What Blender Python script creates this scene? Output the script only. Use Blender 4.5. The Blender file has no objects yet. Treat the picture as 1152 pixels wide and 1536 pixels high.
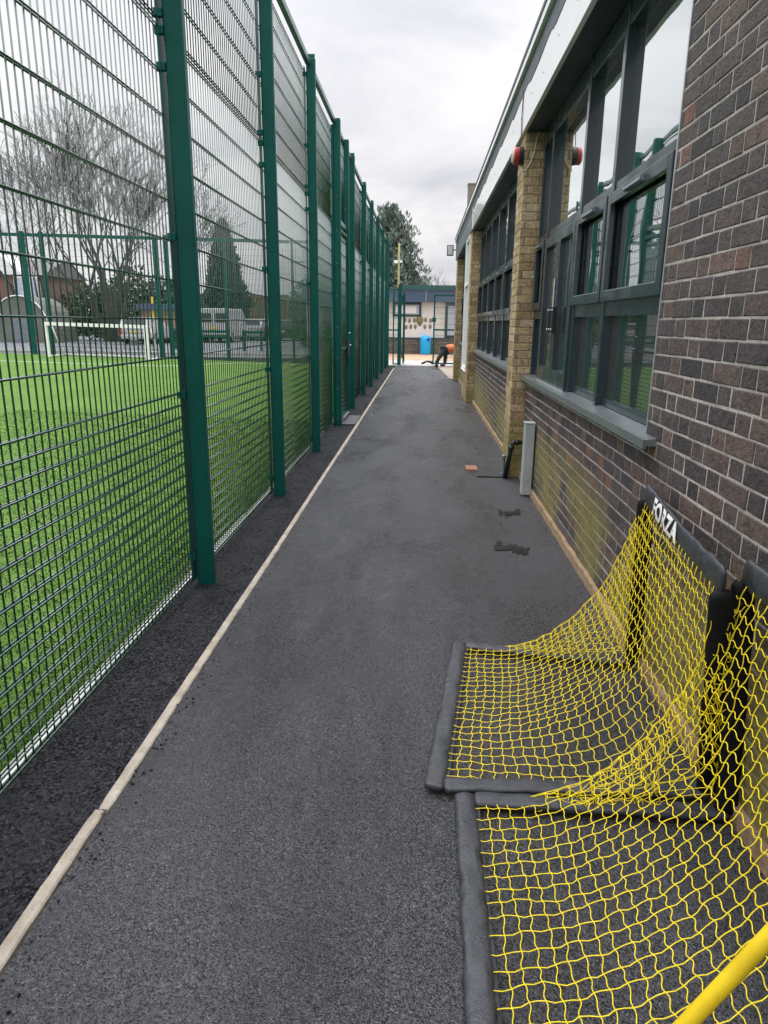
import bpy, bmesh, math, random
from mathutils import Vector, Matrix, noise
random.seed(7)
R = random.Random(11)
sc = bpy.context.scene
COL = sc.collection
rad = math.radians

# ------------------------------------------------------------------ helpers
class MB:
    def __init__(s): s.v = []; s.f = []
    def quad(s, a, b, c, d):
        n = len(s.v); s.v += [tuple(a), tuple(b), tuple(c), tuple(d)]; s.f.append((n, n+1, n+2, n+3))
    def tri(s, a, b, c):
        n = len(s.v); s.v += [tuple(a), tuple(b), tuple(c)]; s.f.append((n, n+1, n+2))
    def hexa(s, p):
        n = len(s.v); s.v += [tuple(q) for q in p]
        for q in ((0,3,2,1),(4,5,6,7),(0,1,5,4),(1,2,6,5),(2,3,7,6),(3,0,4,7)): s.f.append(tuple(n+i for i in q))
    def box(s, x0, x1, y0, y1, z0, z1):
        s.hexa([(x0,y0,z0),(x1,y0,z0),(x1,y1,z0),(x0,y1,z0),(x0,y0,z1),(x1,y0,z1),(x1,y1,z1),(x0,y1,z1)])
    def rbox(s, x0, x1, y0, y1, z0, z1, c=.004):
        # box with chamfered edges
        n = len(s.v)
        def ring(z, i):
            return [(x0+i,y0,z),(x1-i,y0,z),(x1,y0+i,z),(x1,y1-i,z),(x1-i,y1,z),(x0+i,y1,z),(x0,y1-i,z),(x0,y0+i,z)]
        def ring2(z):
            d = c
            return [(x0+d,y0+d*.4,z),(x1-d,y0+d*.4,z),(x1-d*.4,y0+d,z),(x1-d*.4,y1-d,z),(x1-d,y1-d*.4,z),(x0+d,y1-d*.4,z),(x0+d*.4,y1-d,z),(x0+d*.4,y0+d,z)]
        rs = [ring2(z0), ring(z0+c, c), ring(z1-c, c), ring2(z1)]
        for r in rs: s.v += r
        for k in range(3):
            for i in range(8):
                j = (i+1) % 8
                s.f.append((n+k*8+i, n+k*8+j, n+k*8+8+j, n+k*8+8+i))
        s.f.append(tuple(n+i for i in range(7, -1, -1))); s.f.append(tuple(n+24+i for i in range(8)))
    def tube(s, pts, r, n=6, cap=True, flat=None):
        pts = [Vector(p) for p in pts]
        m = len(pts); base = len(s.v)
        up = Vector((0, 0, 1))
        prev = None
        for i, p in enumerate(pts):
            t = (pts[min(i+1, m-1)] - pts[max(i-1, 0)])
            if t.length < 1e-9: t = Vector((0, 0, 1))
            t.normalize()
            if prev is None:
                a = up if abs(t.z) < .95 else Vector((1, 0, 0))
                nx = t.cross(a).normalized()
            else:
                nx = (prev - t*prev.dot(t))
                if nx.length < 1e-6: nx = t.cross(up)
                nx.normalize()
            prev = nx
            ny = t.cross(nx)
            rr = r[i] if isinstance(r, (list, tuple)) else r
            for k in range(n):
                a = 2*math.pi*k/n
                s.v.append(tuple(p + nx*(math.cos(a)*rr) + ny*(math.sin(a)*rr)))
        for i in range(m-1):
            for k in range(n):
                j = (k+1) % n
                s.f.append((base+i*n+k, base+i*n+j, base+(i+1)*n+j, base+(i+1)*n+k))
        if cap:
            s.f.append(tuple(base+k for k in range(n-1, -1, -1)))
            s.f.append(tuple(base+(m-1)*n+k for k in range(n)))
    def cyl(s, a, b, r, n=12, r2=None): s.tube([a, b], [r, r if r2 is None else r2], n)
    def lathe(s, o, prof, n=20, axis='z'):
        base = len(s.v)
        for (r, h) in prof:
            for k in range(n):
                a = 2*math.pi*k/n; c, d = math.cos(a)*r, math.sin(a)*r
                if axis == 'z': s.v.append((o[0]+c, o[1]+d, o[2]+h))
                elif axis == 'x': s.v.append((o[0]+h, o[1]+c, o[2]+d))
                else: s.v.append((o[0]+c, o[1]+h, o[2]+d))
        for i in range(len(prof)-1):
            for k in range(n):
                j = (k+1) % n
                s.f.append((base+i*n+k, base+i*n+j, base+(i+1)*n+j, base+(i+1)*n+k))
        s.f.append(tuple(base+k for k in range(n-1, -1, -1)))
        s.f.append(tuple(base+(len(prof)-1)*n+k for k in range(n)))
    def build(s, name, mat, parent=None, smooth=False, loc=None, fix=True):
        o0 = Vector(ORIG.get(parent.name, (0, 0, 0))) if parent else Vector(loc or (0, 0, 0))
        me = bpy.data.meshes.new(name)
        me.from_pydata([tuple(Vector(p)-o0) for p in s.v], [], s.f)
        if fix:
            bm = bmesh.new(); bm.from_mesh(me); bmesh.ops.recalc_face_normals(bm, faces=bm.faces); bm.to_mesh(me); bm.free()
        me.materials.append(mat)
        if smooth:
            for p in me.polygons: p.use_smooth = True
        o = bpy.data.objects.new(name, me); COL.objects.link(o)
        if parent: o.parent = parent
        else: o.location = o0
        ORIG[o.name] = tuple(o0)
        return o
ORIG = {}
def thing(name, label, cat, loc, group=None):
    o = bpy.data.objects.new(name, None); COL.objects.link(o); o.location = loc
    o.empty_display_size = .2
    ORIG[o.name] = tuple(loc)
    return tag(o, label, cat, group)
def tag(o, label, cat, group=None, kind=None):
    if label: o['label'] = label
    if cat: o['category'] = cat
    if group: o['group'] = group
    if kind: o['kind'] = kind
    return o
def struct(name, mb, m, smooth=False, fix=True):
    o = mb.build(name, m, None, smooth, fix=fix); o['kind'] = 'structure'; return o
def copy_tree(o, parent=None):
    c = o.copy(); COL.objects.link(c)
    if parent: c.parent = parent
    for ch in list(o.children): copy_tree(ch, c)
    return c

# ------------------------------------------------------------------ materials
def newmat(name):
    m = bpy.data.materials.new(name); m.use_nodes = True
    nt = m.node_tree; b = nt.nodes['Principled BSDF']
    return m, nt, b
def N(nt, t, **kw):
    n = nt.nodes.new(t)
    for k, v in kw.items():
        if hasattr(n, k): setattr(n, k, v)
    return n
def L(nt, a, b): nt.links.new(a, b)
def coord(nt, scale=1., kind='Object', vec=None):
    tc = N(nt, 'ShaderNodeTexCoord'); mp = N(nt, 'ShaderNodeMapping')
    mp.inputs['Scale'].default_value = vec or (scale,)*3
    L(nt, tc.outputs[kind], mp.inputs['Vector']); return mp.outputs['Vector']
def ramp(nt, fac, stops, interp='LINEAR'):
    r = N(nt, 'ShaderNodeValToRGB'); r.color_ramp.interpolation = interp
    e = r.color_ramp.elements
    while len(e) < len(stops): e.new(.5)
    for i, (p, c) in enumerate(stops):
        e[i].position = p; e[i].color = (c[0], c[1], c[2], 1) if hasattr(c, '__len__') else (c, c, c, 1)
    L(nt, fac, r.inputs['Fac']); return r.outputs['Color']
def noi(nt, vec, scale, detail=4, rough=.55, dist=0):
    n = N(nt, 'ShaderNodeTexNoise'); n.inputs['Scale'].default_value = scale; n.inputs['Detail'].default_value = detail
    n.inputs['Roughness'].default_value = rough; n.inputs['Distortion'].default_value = dist
    if vec: L(nt, vec, n.inputs['Vector'])
    return n.outputs['Fac']
def vor(nt, vec, scale, out='Distance', feat='F1', rnd=1.):
    n = N(nt, 'ShaderNodeTexVoronoi'); n.feature = feat; n.inputs['Scale'].default_value = scale
    n.inputs['Randomness'].default_value = rnd
    L(nt, vec, n.inputs['Vector']); return n.outputs[out]
def mix(nt, fac, a, b, mode='MIX'):
    m = N(nt, 'ShaderNodeMix'); m.data_type = 'RGBA'; m.blend_type = mode
    for s, v in ((m.inputs['Factor'], fac), (m.inputs['A'], a), (m.inputs['B'], b)):
        if hasattr(v, 'node'): L(nt, v, s)
        elif hasattr(v, '__len__'): s.default_value = (*v[:3], 1)
        else: s.default_value = v
    return m.outputs['Result']
def mth(nt, op, a, b=0., c=None, clamp=False):
    m = N(nt, 'ShaderNodeMath'); m.operation = op; m.use_clamp = clamp
    for s, v in zip(m.inputs, (a, b, c)):
        if v is None: continue
        if hasattr(v, 'node'): L(nt, v, s)
        else: s.default_value = v
    return m.outputs[0]
def bump(nt, b, h, strength=.5, dist=.01, prev=None):
    n = N(nt, 'ShaderNodeBump'); n.inputs['Strength'].default_value = strength; n.inputs['Distance'].default_value = dist
    L(nt, h, n.inputs['Height'])
    if prev: L(nt, prev, n.inputs['Normal'])
    L(nt, n.outputs['Normal'], b.inputs['Normal']); return n.outputs['Normal']
def zpos(nt):
    g = N(nt, 'ShaderNodeNewGeometry'); x = N(nt, 'ShaderNodeSeparateXYZ'); L(nt, g.outputs['Position'], x.inputs[0]); return x.outputs
def wpos(nt):
    g = N(nt, 'ShaderNodeNewGeometry'); return g.outputs['Position']
def island(nt):
    g = N(nt, 'ShaderNodeNewGeometry'); return g.outputs['Random Per Island']

def simple(name, col, rough=.5, metal=0, var=.15, scale=6., bmp=.0, bscale=60., spec=.5, coat=0):
    m, nt, b = newmat(name)
    v = wpos(nt)
    n = noi(nt, v, scale, 5, .6)
    f = ramp(nt, n, [(.3, 1-var), (.7, 1+var)])
    L(nt, mix(nt, 1., col, f, 'MULTIPLY'), b.inputs['Base Color'])
    n2 = noi(nt, v, scale*3, 3)
    rr = N(nt, 'ShaderNodeMapRange'); L(nt, n2, rr.inputs[0]); rr.inputs[3].default_value = max(0, rough-.08); rr.inputs[4].default_value = min(1, rough+.1)
    L(nt, rr.outputs[0], b.inputs['Roughness'])
    b.inputs['Metallic'].default_value = metal
    b.inputs['Specular IOR Level'].default_value = spec
    b.inputs['Coat Weight'].default_value = coat
    if bmp: bump(nt, b, noi(nt, v, bscale, 4), bmp, .004)
    return m
MAT = {}
def asphalt(name, lo, hi, cell, rough, bs, patchy=.35, tint=(.93, .965, 1.13), pit=.42, sp=.58):
    m, nt, b = newmat(name); v = wpos(nt)
    # stone chips of two sizes, each with its own tone, and dark open pits between them
    c1 = vor(nt, v, cell, 'Color'); d1 = vor(nt, v, cell, 'Distance')
    c2 = vor(nt, v, cell*1.9, 'Color'); d2 = vor(nt, v, cell*1.9, 'Distance')
    s1 = N(nt, 'ShaderNodeSeparateColor'); L(nt, c1, s1.inputs[0]); s2 = N(nt, 'ShaderNodeSeparateColor'); L(nt, c2, s2.inputs[0])
    g1 = ramp(nt, s1.outputs[0], [(0, lo*.5), (.3, lo+(hi-lo)*.4), (.8, hi), (.93, hi*1.7), (1, hi*2.6)])
    g2 = ramp(nt, s2.outputs[1], [(0, lo*.6), (.4, (lo+hi)*.5), (1, hi*1.3)])
    c = mix(nt, .45, g1, g2)
    big = noi(nt, v, .8, 5, .6); mid = noi(nt, v, 5., 5, .65); c3 = vor(nt, v, cell*1.2, 'Color'); s3 = N(nt, 'ShaderNodeSeparateColor'); L(nt, c3, s3.inputs[0])
    thr = mth(nt, 'MULTIPLY_ADD', mth(nt, 'ADD', mid, big), .75, pit-.98)      # pits crowd in rougher patches
    pm = N(nt, 'ShaderNodeMapRange'); L(nt, mth(nt, 'SUBTRACT', s3.outputs[0], thr), pm.inputs[0]); pm.inputs[1].default_value = -.04; pm.inputs[2].default_value = .08
    c = mix(nt, pm.outputs[0], (lo*.22, lo*.22, lo*.26), c)
    c = mix(nt, 1., c, ramp(nt, big, [(.3, 1-patchy*.6), (.72, 1+patchy)]), 'MULTIPLY')
    c = mix(nt, 1., c, ramp(nt, mid, [(.3, 1-patchy*.6), (.7, 1+patchy*.6)]), 'MULTIPLY')
    c = mix(nt, 1., c, tint, 'MULTIPLY')
    L(nt, c, b.inputs['Base Color'])
    damp = noi(nt, coord(nt, 1., 'Object', (1.5, .45, 1.)), 1.1, 5, .62, .4)
    L(nt, ramp(nt, mix(nt, .3, damp, mid), [(.38, rough-.17), (.60, rough+.16)]), b.inputs['Roughness'])
    c = mix(nt, 1., c, ramp(nt, damp, [(.32, 1-patchy), (.5, 1.), (.7, 1+patchy*.9)]), 'MULTIPLY')
    L(nt, c, b.inputs['Base Color'])
    h = mth(nt, 'ADD', mth(nt, 'MULTIPLY', d1, -.8), mth(nt, 'MULTIPLY', d2, -.4))
    h = mth(nt, 'ADD', h, mth(nt, 'MULTIPLY', s1.outputs[1], .35))
    h = mth(nt, 'ADD', h, mth(nt, 'MULTIPLY', pm.outputs[0], .9))
    bump(nt, b, h, bs, .005)
    b.inputs['Specular IOR Level'].default_value = sp
    return m
MAT['path'] = asphalt('path_asphalt', .025, .063, 200, .32, .8, .42)
MAT['strip'] = asphalt('strip_asphalt', .008, .036, 95, .55, 1., .2, (.93, .98, 1.16), .46, .16)
MAT['carpark'] = asphalt('car_park_asphalt', .09, .16, 60, .7, .3)
MAT['patch'] = asphalt('patch_asphalt', .012, .03, 120, .45, .6)

def mat_brick(name, stops, moss=True, rough=.75):
    m, nt, b = newmat(name); v = wpos(nt); r = island(nt)
    c = ramp(nt, r, stops)
    n = noi(nt, v, 38, 6, .65); n2 = noi(nt, v, 9, 4, .6)
    c = mix(nt, 1., c, ramp(nt, n, [(.28, .48), (.5, 1.), (.75, 1.55)]), 'MULTIPLY')
    c = mix(nt, 1., c, ramp(nt, n2, [(.3, .8), (.7, 1.2)]), 'MULTIPLY')
    # pale efflorescence smears
    e = ramp(nt, noi(nt, v, 5.5, 6, .7, 1.2), [(.60, 0), (.78, .28)])
    c = mix(nt, e, c, (.22, .21, .21))
    if moss: c = mossy(nt, c, v)
    L(nt, c, b.inputs['Base Color'])
    L(nt, ramp(nt, n, [(.3, rough-.2), (.7, rough+.1)]), b.inputs['Roughness'])
    h = mth(nt, 'ADD', n, mth(nt, 'MULTIPLY', noi(nt, v, 120, 3), .35))
    dent = ramp(nt, noi(nt, v, 30, 4, .6, 1.), [(.30, 0), (.42, 1)])
    h = mth(nt, 'ADD', h, mth(nt, 'MULTIPLY', dent, .6))
    bump(nt, b, h, 1., .010)
    return m
def mossy(nt, c, v, top=.72):
    z = zpos(nt)
    w = noi(nt, v, 1.6, 5, .65)
    zz = mth(nt, 'MULTIPLY', mth(nt, 'SUBTRACT', top, z[2]), 2.6, None, True)
    f = mth(nt, 'MULTIPLY', zz, ramp(nt, w, [(.36, 0), (.56, 1.3)]), None, True)
    f = mth(nt, 'MULTIPLY', f, ramp(nt, noi(nt, v, 24, 4), [(.25, .45), (.6, 1)]), None, True)
    return mix(nt, mth(nt, 'MULTIPLY', f, .95), c, mix(nt, noi(nt, v, 7, 3), (.17, .155, .035), (.32, .265, .09)))
MAT['dark_brick'] = mat_brick('dark_brick', [(0, (.038, .032, .037)), (.25, (.060, .049, .053)), (.5, (.078, .060, .062)), (.75, (.095, .068, .064)), (.9, (.112, .076, .067)), (.975, (.135, .09, .075)), (1., (.19, .078, .052))])
MAT['yard_brick'] = mat_brick('yard_brick', [(0, (.038, .032, .037)), (.25, (.060, .049, .053)), (.5, (.078, .060, .062)), (.75, (.095, .068, .064)), (.9, (.112, .076, .067)), (.975, (.135, .09, .075)), (1., (.19, .078, .052))], False)
MAT['buff_brick'] = mat_brick('buff_brick', [(0, (.30, .21, .105)), (.35, (.41, .295, .16)), (.7, (.50, .375, .21)), (.93, (.54, .43, .27)), (1., (.34, .18, .075))])
def mat_mortar():
    m, nt, b = newmat('mortar'); v = wpos(nt)
    c = ramp(nt, noi(nt, v, 45, 5, .7), [(.25, (.34, .31, .29)), (.55, (.52, .485, .46)), (.8, (.64, .61, .58))])
    c = mix(nt, 1., c, ramp(nt, noi(nt, v, 3.5, 5, .65), [(.3, .62), (.7, 1.15)]), 'MULTIPLY')
    c = mossy(nt, c, v)
    L(nt, c, b.inputs['Base Color']); b.inputs['Roughness'].default_value = .95
    bump(nt, b, noi(nt, v, 90, 5, .7), .8, .006); return m
MAT['mortar'] = mat_mortar()
MAT['chimney'] = simple('chimney_render', (.22, .195, .155), .9, 0, .3, 6, .4, 40)
MAT['pier_mortar'] = simple('buff_pier_mortar', (.20, .165, .125), .95, 0, .25, 14, .5, 60)
def mat_footing():
    m, nt, b = newmat('sandy_footing'); v = wpos(nt)
    c = ramp(nt, noi(nt, v, 14, 6, .7), [(.3, (.20, .13, .07)), (.55, (.36, .25, .15)), (.8, (.45, .35, .24))])
    L(nt, c, b.inputs['Base Color']); b.inputs['Roughness'].default_value = .95
    bump(nt, b, noi(nt, v, 40, 6, .7), .9, .02); return m
MAT['footing'] = mat_footing()
MAT['green'] = simple('green_powder_coat', (.002, .082, .068), .42, 0, .16, 2.5, .04, 200, spec=.25)
MAT['wire'] = simple('green_wire', (.002, .055, .034), .18, 0, .05, 4, coat=.8)
MAT['rail'] = simple('green_rail', (.06, .14, .13), .30, .3, .06, 3)
MAT['frame'] = simple('slate_grey_frame', (.020, .036, .048), .24, 0, .10, 3, .03, 120, coat=.3)
MAT['soffit'] = simple('dark_blue_soffit', (.022, .034, .055), .45, 0, .25, 2)
MAT['fascia'] = simple('white_fascia', (.78, .77, .80), .22, 0, .04, 1.5, coat=.7)
MAT['fascia_dark'] = simple('grey_blue_fascia', (.085, .11, .135), .35, 0, .15, 2)
MAT['flash'] = simple('lead_flashing', (.05, .07, .095), .5, 0, .3, 3)
MAT['sill'] = simple('dull_metal_sill', (.26, .29, .31), .30, .6, .10, 4)
MAT['alu'] = simple('bright_aluminium', (.62, .64, .66), .3, .7, .08, 6)
MAT['white'] = simple('white_paint', (.86, .86, .86), .45, 0, .06, 4)
MAT['black'] = simple('black_plastic', (.012, .013, .015), .4, 0, .1, 8)
MAT['greybox'] = simple('pale_grey_metal', (.40, .44, .44), .42, .1, .12, 5, .04, 60)
MAT['steel'] = simple('dull_steel', (.22, .26, .30), .45, .6, .2, 8)
MAT['red'] = simple('red_plastic', (.48, .03, .03), .4, 0, .1, 5)
MAT['cable'] = simple('dirty_white_cable', (.55, .50, .42), .6, 0, .1, 5)
MAT['yellow'] = simple('yellow_plastic_pole', (.78, .55, .015), .36, 0, .16, 14, .06, 60)
MAT['net'] = simple('yellow_net_cord', (.83, .66, .008), .5, 0, .1, 30)
MAT['blue'] = simple('cyan_blue_plastic', (.006, .36, .72), .42, 0, .05, 3)
MAT['darkblue'] = simple('deep_blue_plastic', (.01, .04, .33), .5)
MAT['render'] = simple('off_white_render', (.66, .64, .62), .9, 0, .05, 2, .2, 60)
MAT['navy'] = simple('navy_panel', (.055, .085, .15), .4, 0, .08, 1.5)
MAT['mask'] = simple('clay_mask', (.23, .19, .13), .8, 0, .3, 14, .4, 30)
MAT['bigmask'] = simple('olive_mask', (.20, .19, .09), .8, 0, .3, 10, .4, 30)
MAT['orange'] = simple('orange_hi_vis', (.62, .17, .07), .75, 0, .08, 9)
MAT['trouser'] = simple('dark_trousers', (.018, .035, .035), .85, 0, .2, 9)
MAT['skin'] = simple('skin', (.50, .30, .22), .55, 0, .08, 9)
MAT['hair'] = simple('dark_hair', (.03, .02, .015), .6, 0, .2, 30)
MAT['paving'] = simple('tan_block_paving', (.40, .27, .17), .85, 0, .2, 3, .3, 30)
MAT['concrete'] = simple('pale_concrete', (.42, .41, .39), .85, 0, .15, 2.5, .3, 40)
MAT['apron'] = simple('tan_concrete_apron', (.27, .23, .19), .85, 0, .25, 4, .3, 40)
MAT['edge'] = simple('pitch_concrete_edging', (.55, .56, .53), .85, 0, .2, 7, .3, 60)
MAT['line'] = simple('white_turf_line', (.62, .68, .58), .9, 0, .1, 12)
MAT['brown'] = simple('rusty_cover', (.30, .14, .08), .7, 0, .35, 25, .4, 60)
MAT['cream'] = simple('shelter_skin', (.15, .155, .135), .7, 0, .2, 1)
MAT['housebrick'] = simple('orange_house_brick', (.19, .105, .075), .85, 0, .18, 6)
MAT['rooftile'] = simple('grey_roof_tile', (.14, .13, .13), .8, 0, .2, 4)
MAT['timber'] = simple('brown_timber', (.30, .20, .12), .8, 0, .3, 5)
MAT['carwhite'] = simple('white_car_paint', (.45, .46, .47), .3, 0, .03, 1, coat=.4)
MAT['carsilver'] = simple('silver_car_paint', (.42, .44, .46), .28, .4, .03, 1, coat=.6)
MAT['cardark'] = simple('dark_car_paint', (.05, .06, .075), .25, .2, .03, 1, coat=.6)
MAT['tyre'] = simple('tyre_rubber', (.02, .02, .02), .85)
MAT['redlamp'] = simple('red_lamp_lens', (.55, .02, .02), .25)
MAT['plate'] = simple('yellow_number_plate', (.70, .50, .06), .5)
MAT['bark'] = simple('grey_bark', (.075, .065, .055), .9, 0, .3, 5)
MAT['bark2'] = simple('pine_bark', (.13, .085, .06), .9, 0, .3, 5)
MAT['mosspole'] = simple('mossy_yellow_pole', (.30, .28, .12), .8, 0, .2, 6)
MAT['cone'] = simple('orange_cone', (.75, .22, .05), .6)
MAT['lensglass'] = simple('frosted_lamp_lens', (.55, .57, .58), .2)
MAT['wetpit'] = simple('wet_pothole_tar', (.007, .0065, .006), .35, 0, .4, 20, .5, 70)
MAT['ground'] = simple('rough_ground', (.08, .10, .05), .95, 0, .3, .6)
def mat_kerb():
    m, nt, b = newmat('sandy_kerb'); v = wpos(nt)
    n = noi(nt, v, 9, 6, .65)
    c = ramp(nt, n, [(.28, (.27, .225, .175)), (.5, (.41, .36, .30)), (.75, (.51, .47, .40))])
    pits = ramp(nt, vor(nt, v, 26, 'Distance'), [(.05, 1), (.12, 0)])
    gate = ramp(nt, noi(nt, v, 5, 3), [(.45, 0), (.55, 1)])
    c = mix(nt, mth(nt, 'MULTIPLY', pits, gate), c, (.025, .022, .02))
    grime = ramp(nt, noi(nt, v, 55, 4, .7), [(.58, 0), (.75, .6)])
    c = mix(nt, grime, c, (.13, .10, .08))
    L(nt, c, b.inputs['Base Color']); b.inputs['Roughness'].default_value = .85
    bump(nt, b, noi(nt, v, 70, 5, .7), .6, .005); return m
MAT['kerb'] = mat_kerb()
def mat_turf():
    m, nt, b = newmat('artificial_turf'); v = wpos(nt)
    n1 = noi(nt, v, .7, 4, .6); n2 = noi(nt, v, 7., 5, .7); n3 = noi(nt, v, 70, 3, .7)
    c = ramp(nt, n2, [(.28, (.056, .128, .014)), (.5, (.084, .175, .022)), (.75, (.13, .23, .045))])
    c = mix(nt, 1., c, ramp(nt, n1, [(.3, .85), (.7, 1.15)]), 'MULTIPLY')
    c = mix(nt, 1., c, ramp(nt, n3, [(.25, .78), (.6, 1.1)]), 'MULTIPLY')
    sand = ramp(nt, noi(nt, v, 12, 5, .7), [(.62, 0), (.8, .35)])
    c = mix(nt, sand, c, (.20, .24, .16))
    L(nt, c, b.inputs['Base Color']); b.inputs['Roughness'].default_value = .85
    b.inputs['Specular IOR Level'].default_value = .25
    bump(nt, b, mth(nt, 'ADD', n3, n2), .9, .02); return m
MAT['turf'] = mat_turf()
def mat_leaf(name, a, bb, c3, rough=.6):
    m, nt, b = newmat(name)
    L(nt, ramp(nt, island(nt), [(0, a), (.55, bb), (1, c3)]), b.inputs['Base Color'])
    b.inputs['Roughness'].default_value = rough; b.inputs['Specular IOR Level'].default_value = .25; return m
MAT['blade'] = mat_leaf('turf_blades', (.034, .095, .009), (.066, .145, .017), (.12, .21, .04))
MAT['pine'] = mat_leaf('pine_needles', (.10, .135, .115), (.15, .19, .16), (.21, .245, .20))
MAT['cypress'] = mat_leaf('conifer_foliage', (.012, .042, .028), (.024, .065, .040), (.045, .095, .06))
MAT['laurel'] = mat_leaf('laurel_leaves', (.025, .07, .02), (.05, .13, .035), (.10, .20, .06))
MAT['ivy'] = mat_leaf('dull_green_leaves', (.03, .05, .025), (.05, .075, .035), (.085, .10, .05))
MAT['chip'] = mat_leaf('stone_chip', (.008, .009, .011), (.024, .026, .031), (.075, .077, .084), .5)
MAT['reed'] = mat_leaf('dry_reeds', (.15, .11, .06), (.22, .17, .09), (.30, .25, .14))
MAT['hedge'] = mat_leaf('dark_hedge_leaves', (.03, .035, .022), (.05, .055, .035), (.08, .08, .05))

def mat_fabric():
    m, nt, b = newmat('charcoal_sleeve_fabric'); v = wpos(nt)
    n = noi(nt, v, 16, 5, .6, .6)
    c = ramp(nt, n, [(.22, (.010, .011, .014)), (.40, (.030, .033, .041)), (.62, (.044, .049, .060)), (.85, (.075, .082, .098))])
    L(nt, c, b.inputs['Base Color'])
    L(nt, ramp(nt, n, [(.3, .34), (.7, .55)]), b.inputs['Roughness'])
    weave = noi(nt, v, 900, 2)
    cr = noi(nt, coord(nt, 1., 'Object', (9, 20, 14)), 1.3, 4, .6, 2.2)
    fold = ramp(nt, cr, [(.36, 0), (.46, .8), (.50, 1.), (.56, .35), (.7, .6)])
    h = mth(nt, 'ADD', fold, mth(nt, 'MULTIPLY', weave, .04))
    bump(nt, b, h, .20, .012); return m
MAT['fabric'] = mat_fabric()
MAT['fabric_black'] = simple('black_sleeve_fabric', (.006, .0065, .009), .7, 0, .2, 12, .3, 25, spec=.2)
def mat_pane(name, k):
    m, nt, b = newmat(name)
    b.inputs['Base Color'].default_value = (.012, .017, .02, 1); b.inputs['Roughness'].default_value = .6
    fr = N(nt, 'ShaderNodeFresnel'); fr.inputs['IOR'].default_value = 1.52
    # k reflecting surfaces (sealed unit with a coated inner face, or plain sheet)
    a = mth(nt, 'MULTIPLY', fr.outputs[0], float(k)); d = mth(nt, 'MULTIPLY_ADD', fr.outputs[0], k-1., 1.)
    f = mth(nt, 'DIVIDE', a, d, None, True)
    g = N(nt, 'ShaderNodeBsdfGlossy'); g.inputs['Color'].default_value = (.93, .97, .97, 1); g.inputs['Roughness'].default_value = .012
    bp = N(nt, 'ShaderNodeBump'); bp.inputs['Strength'].default_value = .05; bp.inputs['Distance'].default_value = .03
    L(nt, noi(nt, wpos(nt), 1.7, 2), bp.inputs['Height']); L(nt, bp.outputs[0], g.inputs['Normal'])
    mx = N(nt, 'ShaderNodeMixShader'); L(nt, f, mx.inputs[0]); L(nt, b.outputs[0], mx.inputs[1]); L(nt, g.outputs[0], mx.inputs[2])
    L(nt, mx.outputs[0], nt.nodes['Material Output'].inputs['Surface']); return m
MAT['pane'] = mat_pane('coated_window_glass', 12)
MAT['pane_plain'] = mat_pane('plain_window_glass', 2)
MAT['farpane'] = simple('pale_window_glass', (.42, .48, .56), .15, 0, .1, 2)
MAT['carglass'] = simple('car_glass', (.03, .04, .045), .08)

# ------------------------------------------------------------------ setting
def pz(x): return .02*(-1.4-x) if x < -1.4 else 0.
mb = MB(); mb.quad((-300,-120,-.14),(300,-120,-.14),(300,420,-.14),(-300,420,-.14)); struct('ground', mb, MAT['ground'])
def sheet(x0, x1, y0, y1, z, nx=1, ny=1, f=None, t=.10):
    m = MB()
    for i in range(nx):
        for j in range(ny):
            a, b = x0+(x1-x0)*i/nx, x0+(x1-x0)*(i+1)/nx; c, d = y0+(y1-y0)*j/ny, y0+(y1-y0)*(j+1)/ny
            q = [(a,c),(b,c),(b,d),(a,d)]
            m.quad(*[(p[0], p[1], z+(f(*p) if f else 0)) for p in q])
    return m
# path with very slight undulation
def und(x, y): return .004*noise.noise(Vector((x*.9, y*.5, 3))) - .004
mb = sheet(-.975, 1.30, -4, 26.7, 0, 12, 150, und); p = struct('path', mb, MAT['path'], True, False)
mb = sheet(-1.37, -1.0, -4, 26.7, -.012, 6, 200, lambda x, y: .010*noise.noise(Vector((x*9, y*9, 1))))
struct('fence_strip', mb, MAT['strip'], True, False)
mb = sheet(-1.365, -1.01, 10.74, 11.83, .004); struct('gate_threshold', mb, MAT['carpark'])
# kerb: lengths butted with slight offsets
kp = [(-1.2, 1.862, -1.020, -.981, -1.046, -.992), (1.866, 4.66, -.999, -.963, -1.010, -.970), (4.665, 8.1, -1.0, -.964, -1.0, -.964),
      (8.105, 11.6, -1.0, -.959, -1.0, -.959), (11.604, 15.2, -1.004, -.962, -1.0, -.96), (15.205, 19.4, -1.0, -.96, -1.004, -.964), (19.404, 24.9, -1.003, -.963, -1.0, -.96)]
mb = MB()
for (y0, y1, xl1, xr1, xl0, xr0) in kp:
    n = max(4, int((y1-y0)/.045))
    prev = None
    for i in range(n+1):
        t = i/n; y = y0+(y1-y0)*t
        xl = xl0+(xl1-xl0)*t + .0028*noise.noise(Vector((1, y*14, 0))); xr = xr0+(xr1-xr0)*t + .0042*noise.noise(Vector((7, y*16, 0))) + .003*noise.noise(Vector((5, y*45, 0)))
        if i in (0, n): xl += .004; xr -= .005
        z = .003+.001*noise.noise(Vector((3, y*8, 0)))
        cur = [(xl, y, -.05), (xl, y, z-.004), (xl+.004, y, z), (xr-.005, y, z), (xr, y, z-.005), (xr, y, -.05)]
        if prev:
            for k in range(5): mb.quad(prev[k], prev[k+1], cur[k+1], cur[k])
        else: mb.f.append(tuple(range(len(mb.v), len(mb.v)+6))); mb.v += cur
        prev = cur
struct('kerb', mb, MAT['kerb'])
mb = MB()
y = -1.0
while y < 26:
    mb.rbox(-1.415+R.uniform(-.003, .003), -1.374, y, y+.912, -.08, .012+R.uniform(-.003, .003), .004); y += .915
struct('pitch_edging', mb, MAT['edge'])
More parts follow.
